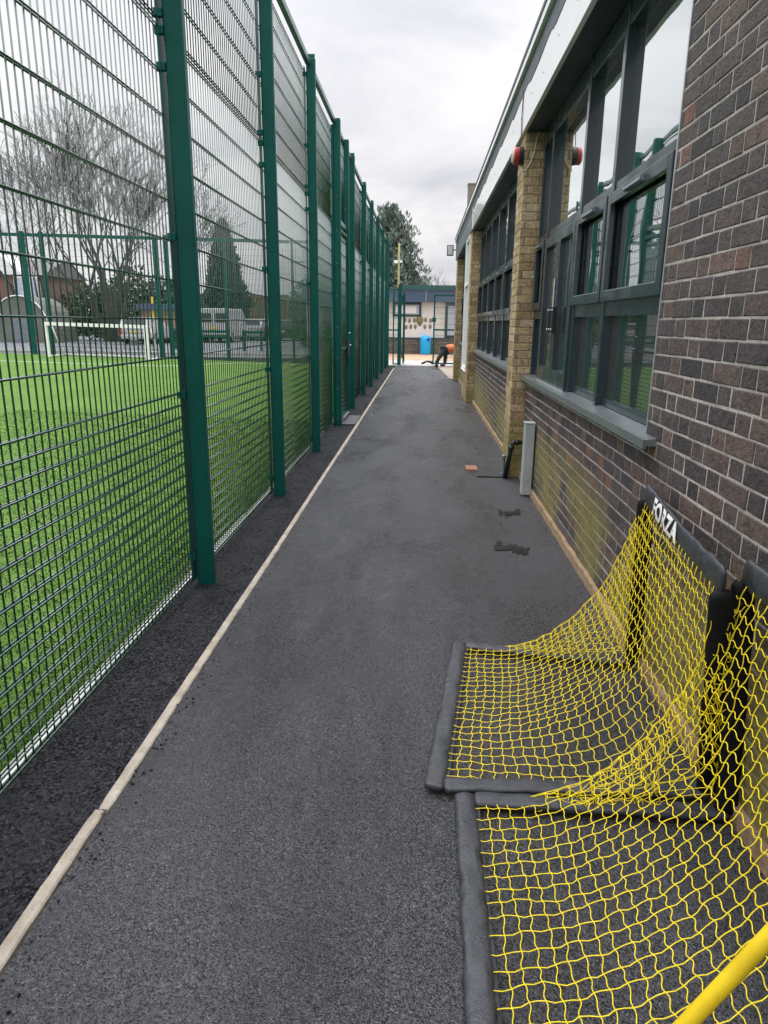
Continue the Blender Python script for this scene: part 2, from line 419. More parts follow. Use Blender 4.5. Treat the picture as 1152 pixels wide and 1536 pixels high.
mb = sheet(-34, -1.416, -8, 26.0, .004, 30, 30, lambda x, y: pz(x)); struct('pitch', mb, MAT['turf'], False, False)
def line_strip(x0, y0, x1, y1, w):
    d = Vector((x1-x0, y1-y0)).normalized(); n = Vector((-d.y, d.x))*w/2
    return [(x0+n.x, y0+n.y, pz(x0+n.x)+.012), (x1+n.x, y1+n.y, pz(x1+n.x)+.012), (x1-n.x, y1-n.y, pz(x1-n.x)+.012), (x0-n.x, y0-n.y, pz(x0-n.x)+.012)]
mb = MB()
mb.quad(*line_strip(-30, 21.4, -8.2, 21.9, .09)); mb.quad(*line_strip(-8.2, 21.9, -6.3, 24.9, .09)); mb.quad(*line_strip(-6.3, 24.9, -1.6, 25.0, .08))
struct('pitch_line', mb, MAT['line'])
# blades of turf close to the mesh
mb = MB()
rb = random.Random(5)
for i in range(95000):
    y = 1.5 + 9.5*rb.random()**1.7; x = -1.43 - 5.0*rb.random()**1.8
    h = rb.uniform(.008, .022); a = rb.uniform(0, 6.28); w = rb.uniform(.0016, .003)*(1+.22*y)
    dx, dy = math.cos(a), math.sin(a); lx, ly = rb.gauss(0, .013), rb.gauss(0, .013); z = pz(x)+.004
    mb.tri((x-dx*w, y-dy*w, z), (x+dx*w, y+dy*w, z), (x+lx, y+ly, z+h))
o = mb.build('turf_pile', MAT['blade'], fix=False); tag(o, 'short bright green artificial turf pile behind the mesh fence', 'turf', kind='stuff')
mb = MB(); rb = random.Random(77)
def chip(x, y, z, r):
    n = len(mb.v); k = 5; a0 = rb.uniform(0, 6)
    for i in range(k):
        a = a0+6.283*i/k; q = r*rb.uniform(.7, 1.2); mb.v.append((x+math.cos(a)*q, y+math.sin(a)*q, z))
    for i in range(k):
        a = a0+6.283*i/k; q = r*rb.uniform(.4, .8); mb.v.append((x+math.cos(a)*q, y+math.sin(a)*q, z+r*rb.uniform(.6, 1.1)))
    for i in range(k): mb.f.append((n+i, n+(i+1) % k, n+k+(i+1) % k, n+k+i))
    mb.f.append(tuple(n+k+i for i in range(k)))
for i in range(5200):
    y = .9+7.5*rb.random()**1.6; x = rb.uniform(-1.355, -1.02) if rb.random() < .93 else rb.uniform(-1.03, -.9)
    chip(x, y, -.014 if x < -1.0 else -.004, rb.uniform(.0025, .0062))
for i in range(420):
    y = 1.0+9*rb.random()**1.5; x = 1.015-abs(rb.gauss(0, .06)); chip(x, y, -.005, rb.uniform(.002, .006))
for i in range(160): chip(rb.uniform(-.95, .95), .9+8*rb.random()**1.5, -.005, rb.uniform(.0015, .004))
o = mb.build('loose_chippings', MAT['chip'], fix=False); tag(o, 'loose dark stone chippings on the fence strip and along the wall foot', 'gravel', kind='stuff')
# car park, yard, apron beyond the fences
mb = MB(); mb.box(-70, -3.2, 26.15, 95, -.12, .235); struct('car_park', mb, MAT['carpark'])
mb = sheet(-3.19, 12, 26.71, 30.4, -.004); struct('yard_concrete', mb, MAT['concrete'])
mb = sheet(-3.19, 12, 30.41, 37.0, 0.0); struct('yard_paving', mb, MAT['paving'])
mb = MB()
mb.v += [(.80,20.2,.008),(1.29,20.2,.008),(1.29,26.6,.008),(.55,26.6,.008)]; mb.f.append((0,1,2,3)); struct('apron', mb, MAT['apron'])
# drain patch beside the first pier
mb = MB()
mb.v += [(.585,7.10,.005),(.90,7.10,.005),(.90,7.44,.005),(.64,7.44,.005)]; mb.f.append((0,1,2,3)); struct('tarmac_patch', mb, MAT['patch'])
mb = MB(); mb.rbox(.505, .63, 7.42, 7.66, -.02, .008, .004)
o = mb.build('access_cover', MAT['brown'], loc=(.57, 7.5, 0)); tag(o, 'small reddish brown access cover set in the path', 'cover')
def pit(cx, cy, rx, ry, seed, rot, parts):
    m = MB(); rr = random.Random(seed); c, d = math.cos(rot), math.sin(rot)
    for q in range(parts):
        ox = rx*(-.8+1.6*q/max(1, parts-1))+rr.uniform(-.01, .01); oy = rr.uniform(-.55, .55)*ry; ax = rx*rr.uniform(.22, .48); ay = ry*rr.uniform(.4, 1.)
        n = 30; pts = []
        for k in range(n):
            a = 2*math.pi*k/n; f = .75+.55*noise.noise(Vector((math.cos(a)*1.6+q*3, math.sin(a)*1.6, seed)))+.55*noise.noise(Vector((math.cos(a)*5+q, math.sin(a)*5, seed+4)))
            x, y = ox+math.cos(a)*ax*f, oy+math.sin(a)*ay*f
            pts.append((cx+x*c-y*d, cy+x*d+y*c, .0035+.0004*q))
        b = len(m.v); m.v += pts; m.f.append(tuple(range(b, b+n)))
    return m
for (a, lab) in (((.76, 5.69, .085, .13, 3, -.1, 5), 'small wet pothole in the path nearer the grey post'), ((.66, 4.72, .13, .11, 8, -.35, 6), 'long narrow wet pothole with a torn edge in the path')):
    o = pit(*a).build('pothole', MAT['wetpit'], loc=(a[0], a[1], 0)); tag(o, lab, 'pothole', 'wet potholes in the path')

# ------------------------------------------------------------------ brickwork
def clip(iv, holes):
    out = [iv]
    for (a, b) in holes:
        nx = []
        for (c, d) in out:
            if b <= c or a >= d: nx.append((c, d))
            else:
                if c < a: nx.append((c, a))
                if d > b: nx.append((b, d))
        out = nx
    return out
BR = random.Random(3)
def brick(m, P, U, Nn, u0, u1, z0, z1, proud):
    """one brick: mortar plane origin P, along U, facing Nn"""
    if u1-u0 < .018: return
    c = min(.0035, (u1-u0)*.2)
    j = lambda: BR.uniform(-.0023, .0023)
    pr = proud + BR.uniform(-.0008, .0012)
    def W(u, z, d): return P + U*u + Vector((0, 0, z)) + Nn*d
    n = len(m.v)
    b = [(u0+j(), z0+j()), (u1+j(), z0+j()), (u1+j(), z1+j()), (u0+j(), z1+j())]
    f = [(b[0][0]+c, b[0][1]+c), (b[1][0]-c, b[1][1]+c), (b[2][0]-c, b[2][1]-c), (b[3][0]+c, b[3][1]-c)]
    back = [W(u, z, -.01) for u, z in b]; mid = [W(u, z, pr-.0022) for u, z in b]; fr = [W(u, z, pr+j()*.4) for u, z in f]
    m.v += [tuple(q) for q in back+mid+fr]
    for k in range(4):
        q = (k+1) % 4
        m.f.append((n+k, n+q, n+4+q, n+4+k)); m.f.append((n+4+k, n+4+q, n+8+q, n+8+k))
    m.f.append((n+8, n+9, n+10, n+11))
def brick_face(m, P, U, Nn, u0, u1, z0, z1, bond, hole=None, proud=.0022, phase=0.):
    P, U, Nn = Vector(P), Vector(U), Vector(Nn)
    nc = int(round((z1-z0)/.075))
    for i in range(nc):
        za = z0+i*.075; zb = za+.0668
        hs = hole(za, zb) if hole else []
        units = []
        if bond == 'flemish':
            per = .3375
            off = (.1685 if i % 2 == 0 else .1685+.16875) + phase
            k = math.floor((u0-off)/per)-1
            while off+k*per < u1:
                a = off+k*per
                units.append((a, a+.2165)); units.append((a+.225, a+.3285)); k += 1
        else:
            off = (0 if i % 2 == 0 else .1125)+phase
            k = math.floor((u0-off)/.225)-1
            while off+k*.225 < u1: units.append((off+k*.225, off+k*.225+.215)); k += 1
        for (a, b) in units:
            a2, b2 = max(a, u0), min(b, u1)
            if b2 <= a2: continue
            for (c, d) in clip((a2, b2), hs): brick(m, P, U, Nn, c, d, za, zb, proud)

WX = 1.046      # mortar plane of the dark walls
school = thing('school_building', 'long single storey brick school block with dark window bands along the path', 'building', (1.04, 10, 0))
# near wall + dado in one skin (u runs from the window jamb towards the camera)
JY = 3.275
mb = MB()
brick_face(mb, (WX, JY, .055), (0,-1,0), (-1,0,0), 0, 5.2, 0, 3.225-.055, 'flemish')
brick_face(mb, (WX, JY, .055), (0,-1,0), (-1,0,0), -(7.13-JY), 0, 0, .955, 'flemish')
brick_face(mb, (WX, JY, .055), (0,-1,0), (-1,0,0), -(14.2-JY), -(7.62-JY), 0, .955, 'flemish')
brick_face(mb, (WX, JY, .055), (0,-1,0), (-1,0,0), -(20.0-JY), -(15.9-JY), 0, .955, 'flemish')
wall = mb.build('dark_brick_wall', MAT['dark_brick'], school, fix=False)
mb = MB()
mb.box(WX, 1.32, -1.95, JY, 0, 3.225)
for (a, b) in ((JY, 7.15), (7.6, 14.22), (15.9, 20.05)): mb.box(WX, 1.32, a, b, 0, 1.0)
mb.build('mortar', MAT['mortar'], wall)
for (a, b) in ((-1.9, 7.13), (7.62, 14.2), (15.9, 20.0)):
    mb = MB(); n = int((b-a)/.12); pts = []
    for i in range(n):
        y0, y1 = a+(b-a)*i/n, a+(b-a)*(i+1)/n
        w = lambda y: 1.018+.008*noise.noise(Vector((2, y*6, 0)))
        h = lambda y: .052+.012*noise.noise(Vector((9, y*5, 0)))
        mb.quad((w(y0), y0, -.03), (w(y1), y1, -.03), (w(y1)+.004, y1, h(y1)), (w(y0)+.004, y0, h(y0)))
        mb.quad((w(y0)+.004, y0, h(y0)), (w(y1)+.004, y1, h(y1)), (1.05, y1, h(y1)+.008), (1.05, y0, h(y0)+.008))
    mb.build('wall_footing', MAT['footing'], school, True)
# buff piers
def pier(y0, y1, x0, x1, z1, name='buff_brick_pier', front_hole=None):
    m = MB()
    brick_face(m, (x0+.006, y0+.004, 0), (0,1,0), (-1,0,0), 0, y1-y0-.008, 0, z1, 'stretch', front_hole, .0025)
    brick_face(m, (x1, y0+.006, 0), (-1,0,0), (0,-1,0), 0, x1-x0-.004, 0, z1, 'stretch', None, .0025, .06)
    o = m.build(name, MAT['buff_brick'], school, fix=False)
    q = MB()
    if front_hole is None: q.box(x0+.006, x1+.06, y0+.006, y1, -.02, z1)
    else:
        q.box(x0+.006, x1+.06, y0+.006, y0+.36, -.02, z1); q.box(x0+.006, x1+.06, y0+.36, y1, -.02, .56)
    q.build('mortar', MAT['pier_mortar'], o); return o
pier(7.13, 7.60, .898, 1.22, 3.225)
p2 = pier(14.2, 15.88, .890, 1.22, 3.225, 'buff_brick_pier', lambda a, b: [(.36, 9)] if b > .58 else [])
pier(20.0, 20.5, .890, 1.22, 3.225)
mb = MB(); mb.box(1.24, 9, 20.46, 20.6, 0, 3.4); mb.box(8.9, 9, -1.95, 20.46, 0, 3.4); mb.box(1.3, 8.9, -2.05, -1.951, 0, 3.4)
mb.build('rear_wall', MAT['buff_brick'], school)
# roof edge
mb = MB()
mb.rbox(.872, .905, -2.1, 13.9, 3.225, 3.60, .003)
fa = mb.build('fascia', MAT['fascia'], school)
mb = MB(); mb.rbox(.872, .905, 13.905, 20.75, 3.225, 3.60, .003); mb.build('fascia', MAT['fascia_dark'], school)
mb = MB(); mb.box(.866, .907, 13.86, 13.95, 3.22, 3.603); mb.build('fascia_joint_cover', MAT['white'], school)
mb = MB()   # ragged lead flashing lapping over the fascia
n = 420; top = 3.70
for i in range(n):
    y0, y1 = -2.1+22.85*i/n, -2.1+22.85*(i+1)/n
    def lo(y):
        k = math.floor(y/1.15); t = (y/1.15-k)
        return 3.565 - .035*t + .010*noise.noise(Vector((k*3.1, y*2.2, 0))) + (.012 if t > .93 else 0)
    mb.quad((.868, y0, lo(y0)), (.868, y1, lo(y1)), (.864, y1, top), (.864, y0, top))
    mb.quad((.868, y0, lo(y0)), (.868, y1, lo(y1)), (.88, y1, lo(y1)), (.88, y0, lo(y0)))
mb.build('roof_flashing', MAT['flash'], school)
mb = MB(); mb.rbox(.832, .90, -2.1, 20.8, 3.70, 3.765, .003); mb.build('roof_trim', MAT['fascia'], school)
mb = MB(); mb.box(.826, 9.0, -2.1, 20.82, 3.766, 3.80); mb.build('roof', MAT['flash'], school)
mb = MB(); mb.box(.906, 1.30, -2.1, 20.7, 3.226, 3.245); mb.build('soffit', MAT['soffit'], school)
for yy in [3.6+.62*k for k in range(16)]:
    mb = MB(); mb.lathe((.8715, yy, 3.40+.02*math.sin(yy*5)), [(.005, -.003), (.0045, .001)], 8, 'x'); mb.build('fascia_fixing', MAT['steel'], school)
mb = MB(); mb.rbox(.996, 1.30, 18.0, 18.32, 3.795, 4.70, .006); mb.rbox(.985, 1.311, 17.99, 18.33, 4.701, 4.735, .005)
ch = mb.build('chimney', MAT['chimney'], school)

# ------------------------------------------------------------------ windows
FX = 1.072  # outer face of frames
def window(y0, y1, cols, double=None, ztop=3.22, sash_open=0.):
    w = MB()
    # jambs, mullions, transoms (butted)
    zs0 = 1.05
    w.rbox(FX, 1.20, y0, y0+.06, zs0, ztop, .003); w.rbox(FX, 1.20, y1-.06, y1, zs0, ztop, .003)
    muls = cols[1:-1]
    for c in muls: w.rbox(FX-.004, 1.20, c-.032, c+.032, zs0, ztop, .003)
    edges = [y0+.06] + [e for c in muls for e in (c-.032, c+.032)] + [y1-.06]
    frame = None
    spans = [(edges[2*i], edges[2*i+1]) for i in range(len(cols)-1)]
    for i, (a, b) in enumerate(spans):
        a, b = a+.0005, b-.0005
        w.rbox(FX+.003, 1.19, a, b, 3.085, ztop-.002, .003)
        w.rbox(FX+.003, 1.19, a, b, 2.235, 2.305, .003)
        if i != double:
            w.rbox(FX+.003, 1.19, a, b, 1.575, 1.66, .003)
            w.rbox(FX+.030, 1.19, a, b, 1.05, 1.095, .003)
    wf = w.build('window', MAT['frame'], school)
    for i, (a, b) in enumerate(spans):
        g = MB(); g.quad((1.118, b, 2.30), (1.118, a, 2.30), (1.118, a, 3.09), (1.118, b, 3.09)); g.build('pane', MAT['pane'], wf, fix=False)
        if i == double: continue
        g = MB(); g.quad((1.122, b, 1.09), (1.122, a, 1.09), (1.122, a, 1.58), (1.122, b, 1.58)); g.build('pane', MAT['pane_plain'], wf, fix=False)
        s = MB(); X0, X1 = FX-.028, FX+.002   # sash laid on the frame
        a2, b2, c, d = a-.014, b+.014, 1.655, 2.245
        t = .062
        s.rbox(X0, X1, a2, a2+t, c, d, .004); s.rbox(X0, X1, b2-t, b2, c, d, .004)
        s.rbox(X0+.001, X1, a2+t-.001, b2-t+.001, c, c+t, .004); s.rbox(X0+.001, X1, a2+t-.001, b2-t+.001, d-t, d, .004)
        s.build('sash', MAT['frame'], wf)
        g = MB(); g.quad((X1+.022, b2-t+.01, c+t-.01), (X1+.022, a2+t-.01, c+t-.01), (X1+.022, a2+t-.01, d-t+.01), (X1+.022, b2-t+.01, d-t+.01)); g.build('sash_pane', MAT['pane'], wf, fix=False)
        h = MB(); m_ = (a+b)/2; hw = min(.15, (b-a)*.26)
        h.hexa([(X0-.026, m_-hw, d-.046), (X0, m_-hw, d-.050), (X0, m_+hw, d-.050), (X0-.026, m_+hw, d-.046), (X0-.022, m_-hw, d-.030), (X0, m_-hw, d-.018), (X0, m_+hw, d-.018), (X0-.022, m_+hw, d-.030)])
        h.build('trickle_vent', MAT['steel'], wf)
    if double is not None:
        a, b = spans[double]; mid = (a+b)/2 - .02
        for (p, q) in ((a+.001, mid-.002), (mid+.002, b-.001)):
            s = MB(); X0, X1 = FX-.022, FX+.022; c, d, t = 1.052, 2.233, .075
            s.rbox(X0, X1, p, p+t, c, d, .004); s.rbox(X0, X1, q-t, q, c, d, .004)
            s.rbox(X0+.001, X1, p+t-.001, q-t+.001, c, c+.12, .004); s.rbox(X0+.001, X1, p+t-.001, q-t+.001, d-t, d, .004)
            s.build('casement', MAT['frame'], wf)
            g = MB(); g.quad((X1-.008, q-t+.01, c+.11), (X1-.008, p+t-.01, c+.11), (X1-.008, p+t-.01, d-t+.01), (X1-.008, q-t+.01, d-t+.01)); g.build('casement_pane', MAT['pane_plain'], wf, fix=False)
            k = MB(); yc = p+.045 if p > mid else q-.045
            k.rbox(X0-.030, X0-.0005, yc-.075, yc+.075, 1.46, 1.66, .004)
            k.build('lock_plate', MAT['black'], wf)
            for zz in (1.485, 1.635):
                for yy in (yc-.05, yc+.05):
                    k = MB(); k.lathe((X0-.034, yy, zz), [(.006, 0), (.009, .004)], 8, 'x'); k.build('screw_head', MAT['alu'], wf)
        k = MB(); k.cyl((FX-.030, mid, 1.60), (FX-.030, mid, 1.88), .008, 8); k.build('bolt_rod', MAT['alu'], wf)
        k = MB(); k.rbox(FX-.03, FX+.02, a+.02, b-.02, 1.012, 1.048, .003); k.build('threshold_bar', MAT['alu'], wf)
    return wf
def sill(y0, y1, zt=1.046):
    m = MB()
    # folded metal sill: sloping top, drip nose
    m.hexa([(.985, y0, zt-.052), (1.0, y0, zt-.052), (1.0, y1, zt-.052), (.985, y1, zt-.052), (.985, y0, zt-.012), (1.0, y0, zt-.012), (1.0, y1, zt-.012), (.985, y1, zt-.012)])
    m.hexa([(1.0005, y0, zt-.040), (1.10, y0, zt-.040), (1.10, y1, zt-.040), (1.0005, y1, zt-.040), (1.0005, y0, zt-.012), (1.10, y0, zt+.004), (1.10, y1, zt+.004), (1.0005, y1, zt-.012)])
    return m
w1 = window(3.275, 7.13, [3.275, 4.41, 5.27, 6.60, 7.13], 2)
sill(3.12, 7.125).build('window_sill', MAT['sill'], w1)
m = MB(); m.box(1.040, FX+.02, 3.262, 3.2745, 1.06, 3.2); m.build('lit_jamb_edge', MAT['alu'], w1)  # added bright strip: sky light on the jamb front, put into the colour
w2 = window(7.60, 14.2, [7.60+1.1*k for k in range(7)])
sill(7.605, 14.195).build('window_sill', MAT['sill'], w2)
w3 = window(15.88, 20.0, [15.88, 16.9, 17.95, 19.0, 20.0])
sill(15.885, 19.995).build('window_sill', MAT['sill'], w3)
# wall head behind the frames, so nothing shows through
mb = MB()
for (a, b) in ((3.3, 7.12), (7.61, 14.19), (15.89, 19.99)): mb.box(1.205, 1.24, a, b, .99, 3.22)
mb.build('window_backing', MAT['soffit'], school)
# tall white framed window in the long pier
mb = MB()
mb.rbox(.876, .94, 14.565, 14.615, .60, 3.22, .003); mb.rbox(.872, .94, 15.80, 15.875, .60, 3.22, .003)
for z in (.60, 2.28, 3.17): mb.rbox(.880, .94, 14.616, 15.799, z, z+.05, .003)
tw = mb.build('tall_window', MAT['white'], school)
g = MB(); g.quad((.915, 15.80, .64), (.915, 14.61, .64), (.915, 14.61, 3.18), (.915, 15.80, 3.18)); g.build('pane', MAT['pane'], tw, fix=False)
g = MB(); g.box(.93, 1.22, 14.57, 15.87, .58, 3.22); g.build('pane_backing', MAT['soffit'], tw)
g = MB(); g.rbox(.862, .91, 14.56, 15.87, .568, .598, .003); g.build('window_sill', MAT['white'], tw)

# sounder, cables, floodlight, pipes, grey trunking
b = thing('alarm_sounder', 'round red and black alarm sounder on the first brick pier under the soffit', 'alarm', (.893, 7.22, 3.04))
m = MB(); m.lathe((.893, 7.22, 3.04), [(.080, 0), (.080, -.035), (.074, -.040)], 26, 'x'); m.build('base', MAT['black'], b, False)
m = MB(); m.lathe((.852, 7.22, 3.04), [(.076, 0), (.077, -.030), (.070, -.044)], 26, 'x'); m.build('red_ring', MAT['red'], b, False)
m = MB(); m.lathe((.807, 7.22, 3.04), [(.066, 0), (.055, -.012), (.02, -.017)], 26, 'x'); m.build('front_cap', MAT['cable'], b, False)
m = MB(); m.tube([(1.02, 7.118, 3.222), (1.0, 7.117, 3.17), (.985, 7.115, 3.05), (.95, 7.116, 2.95), (.91, 7.118, 2.90), (.890, 7.14, 2.90), (.887, 7.20, 2.93), (.888, 7.22, 2.965)], .006, 6)
o = m.build('alarm_cable', MAT['cable'], loc=(.95, 7.12, 2.9)); tag(o, 'thin off white cable looping down to the alarm sounder', 'cable')
m = MB(); m.tube([(.8685, 7.23, 3.60), (.867, 7.24, 3.4), (.868, 7.22, 3.24), (.862, 7.22, 3.125)], .004, 6)
o = m.build('fascia_wire', MAT['bark2'], loc=(.868, 7.23, 3.2)); tag(o, 'thin rusty wire hanging over the fascia to the alarm sounder', 'wire')
f = thing('floodlight', 'square grey floodlight on a bracket at the far end of the school roof', 'floodlight', (.87, 20.66, 3.47))
m = MB(); m.cyl((.874, 20.66, 3.50), (.80, 20.66, 3.50), .018, 8); m.build('bracket', MAT['steel'], f)
m = MB(); m.rbox(.615, .80, 20.60, 20.70, 3.345, 3.625, .008); m.build('housing', MAT['fascia_dark'], f)
m = MB(); m.rbox(.637, .778, 20.592, 20.599, 3.37, 3.60, .002); m.build('lens', MAT['lensglass'], f)
m = MB(); m.rbox(.942, 1.030, 6.30, 6.42, .006, .662, .006)
t = m.build('cable_trunking', MAT['greybox'], loc=(.98, 6.36, 0)); tag(t, 'pale grey metal box post standing against the wall beside the first pier', 'trunking')
m = MB(); m.rbox(.936, 1.032, 6.294, 6.426, .6625, .672, .003); m.build('cap', MAT['greybox'], t)
m = MB(); m.cyl((1.035, 6.36, .04), (.96, 6.31, .012), .006, 6); m.build('cable_tail', MAT['black'], t)
pp = thing('waste_pipe', 'black plastic waste pipe bent down from the wall into the ground by the pier', 'pipe', (.875, 7.05, 0))
m = MB(); m.tube([(1.05, 7.05, .372), (.985, 7.05, .372), (.955, 7.05, .370)], .021, 10); m.build('pipe_arm', MAT['black'], pp, True)
m = MB(); m.tube([(.968, 7.05, .374), (.945, 7.05, .372), (.932, 7.05, .35), (.92, 7.05, .30), (.878, 7.06, .0)], .023, 10); m.build('pipe_drop', MAT['black'], pp, True)
m = MB(); m.tube([(.992, 7.05, .372), (.962, 7.05, .372)], .030, 10); m.tube([(.928, 7.05, .335), (.917, 7.05, .295)], .031, 10); m.build('collar', MAT['black'], pp, True)
m = MB(); m.cyl((.862, 7.12, -.02), (.862, 7.12, .20), .019, 10); m.lathe((.862, 7.12, .2), [(.024, 0), (.024, .02), (.015, .03)], 10)
m.box(.838, .894, 7.09, 7.15, 0, .045)
o = m.build('pipe_stub', MAT['steel'], loc=(.862, 7.12, 0)); tag(o, 'short grey metal pipe stub standing at the foot of the first pier', 'pipe')

# ------------------------------------------------------------------ the mesh fence along the path
WR = .0035
def panel_wires(m, a, b, nwire, z0, z1, zs, horiz, off, up, r=WR, rh=.0044, spike=.03, base0=0., base1=0.):
    """a,b: XY ends of the panel; verticals from z0 to z1+spike, horizontals (pairs) at zs"""
    a, b = Vector((a[0], a[1], 0)), Vector((b[0], b[1], 0)); d = (b-a); nrm = Vector((-d.y, d.x, 0)).normalized()
    for i in range(nwire+1):
        t = i/nwire; p = a+d*t; q = base0+(base1-base0)*t
        m.cyl((p.x, p.y, z0+q), (p.x, p.y, z1+spike+q), r, 5)
    for z in zs:
        for s in (-1, 1):
            o = nrm*(s*(r+rh*.9))
            m.cyl((a.x+o.x, a.y+o.y, z+base0), (b.x+o.x, b.y+o.y, z+base1), rh, 6)
LOW = [.022] + [1.13-.0667*k for k in range(16, -1, -1)] + [1.33+.2*k for k in range(8)] + [2.93]
UPP = [2.965] + [3.165+.2*k for k in range(5)] + [4.135]
PX = -1.352
fence = thing('mesh_fence', 'tall dark green twin wire mesh fence running the whole length beside the path', 'fence', (-1.30, 12, 0))
posts = [-.76, 1.50, 3.92, 6.16, 8.44, 10.71, 11.87, 12.94, 15.44, 17.66, 20.06, 22.45, 24.85, 26.0]
def clamp(post, y, side):
    for z in [.16, 1.12, 1.95, 2.75, 2.91, 2.985, 3.4, 4.1]:
        c = MB(); c.rbox(-1.362, -1.3195, y+side*.030-.012, y+side*.030+.014, z-.020, z+.020, .003); c.build('clamp', MAT['green'], post)
for i, y in enumerate(posts):
    m = MB(); gp = i in (5, 6)
    h = 4.22
    if gp: m.rbox(-1.31, -1.212, y-.036, y+.036, -.05, h+.02, .006)
    else: m.rbox(-1.320, -1.222, y-.027, y+.027, -.05, h+.03, .006)
    po = m.build('post', MAT['green'], fence)
    m = MB(); m.rbox(-1.3445, -1.3385 if not gp else -1.3105, y-.046, y+.03, .01, 4.17, .001); m.build('clamp_bar', MAT['green'], po)
    if y < 20:
        clamp(po, y, -1)
        for z in ([] if not gp else [.1+.45*k for k in range(9)]):
            m = MB(); m.lathe((-1.27, y-.0265 if not gp else y-.037, z), [(.008, 0), (.008, -.005), (.004, -.008)], 8, 'y'); m.build('bolt', MAT['steel'], po)
    m = MB()
    m.rbox(-1.316, -1.227, y-.006, y+.006, h+.031, h+.075, .002) if not gp else m.rbox(-1.31, -1.215, y-.036, y+.036, h+.021, h+.03, .002)
    m.build('rail_bracket', MAT['green'], po)
for i in range(len(posts)-1):
    a, b = posts[i], posts[i+1]
    m = MB(); m.rbox(-1.325, -1.275, a+.037, b-.037, 4.185, 4.245, .004); m.build('top_rail', MAT['rail'], fence)
    n = max(4, int(round((b-a-.03)/.05)))
    if i != 5:
        m = MB(); panel_wires(m, (PX, a+.02), (PX, b-.03), n, .008, 2.93, LOW, 0, 0, 0); m.build('lower_mesh_panel', MAT['wire'], fence, True)
        m = MB(); panel_wires(m, (PX, a+.02), (PX, b-.03), n, 2.95, 4.135, UPP, 0, 0, 0, spike=.012); m.build('upper_mesh_panel', MAT['wire'], fence, True)
    else:
        m = MB(); panel_wires(m, (PX+.06, a+.05), (PX+.06, b-.05), n-2, 3.06, 4.135, [3.08]+UPP[2:], 0, 0, 0, spike=.01); m.build('upper_mesh_panel', MAT['wire'], fence, True)
# gate in the side fence
g = thing('pitch_gate', 'narrow green mesh gate with lock set into the tall side fence', 'gate', (-1.26, 11.29, 0))
a, b = posts[5]+.045, posts[6]-.045
m = MB()
m.rbox(-1.285, -1.235, a, a+.045, .06, 2.86, .004); m.rbox(-1.285, -1.235, b-.045, b, .06, 2.86, .004)
for z in (.06, 1.10, 2.815): m.rbox(-1.284, -1.236, a+.0455, b-.0455, z, z+.045, .004)
m.build('gate_frame', MAT['green'], g)
m = MB(); m.rbox(-1.31, -1.25, a-.006, b+.006, 2.93, 2.99, .004); m.build('lintel', MAT['rail'], g)
m = MB(); panel_wires(m, (-1.262, a+.05), (-1.262, b-.05), 19, .1, 2.82, [z for z in LOW if z > .1 and z < 2.8], 0, 0, 0, spike=0); m.build('gate_mesh', MAT['wire'], g, True)
m = MB(); m.rbox(-1.30, -1.215, b-.12, b-.002, .98, 1.26, .006); m.build('lock_box', MAT['black'], g)
m = MB(); m.tube([(-1.215, b-.06, 1.17), (-1.18, b-.06, 1.17), (-1.175, b-.10, 1.17), (-1.175, b-.19, 1.165)], .010, 8)
m.tube([(-1.215, b-.06, 1.36), (-1.185, b-.06, 1.36), (-1.18, b-.24, 1.36)], .008, 8); m.build('handle', MAT['alu'], g, True)
m = MB(); m.rbox(-1.235, -1.205, a+.25, b-.02, .05, .075, .003); m.build('drop_bolt', MAT['alu'], g)
for z in (.4, 2.5):
    m = MB(); m.cyl((-1.235, a-.004, z), (-1.235, a-.004, z+.09), .014, 8); m.build('hinge', MAT['green'], g)

# ------------------------------------------------------------------ fence across the far end of the pitch
EY = 26.0
ef = thing('end_fence', 'green mesh fence across the far end of the pitch behind the white goal', 'fence', (-9, EY, pz(-9)))
ex = [-33, -29, -25, -21, -17.4, -14.45, -13.75, -9.62, -9.22, -7.12, -4.68, -2.6, -1.42]
for i, x in enumerate(ex[:-1]):
    w = .075 if i in (4, 5, 6, 7, 8) else .04
    m = MB(); m.rbox(x-w, x+w, EY-.05, EY+.05, pz(x)-.1, pz(x)+4.3, .006); m.build('post', MAT['green'], ef)
for i in range(len(ex)-1):
    a, b = ex[i], ex[i+1]
    m = MB(); p0, p1 = (a+.08, b-.08)
    m.hexa([(p0,EY-.03,pz(a)+4.13),(p1,EY-.03,pz(b)+4.13),(p1,EY+.03,pz(b)+4.13),(p0,EY+.03,pz(a)+4.13),(p0,EY-.03,pz(a)+4.24),(p1,EY-.03,pz(b)+4.24),(p1,EY+.03,pz(b)+4.24),(p0,EY+.03,pz(a)+4.24)])
    m.build('top_rail', MAT['green'], ef)
    if b > -18:
        m = MB(); panel_wires(m, (a, EY+.055), (b, EY+.055), max(3, int((b-a)/.05)), .01, 4.1, [.03]+[.1+.2*k for k in range(20)], 0, 0, 0, r=.0022, rh=.0028, spike=0, base0=pz(a), base1=pz(b))
        m.build('mesh_panel', MAT['wire'], ef, True)

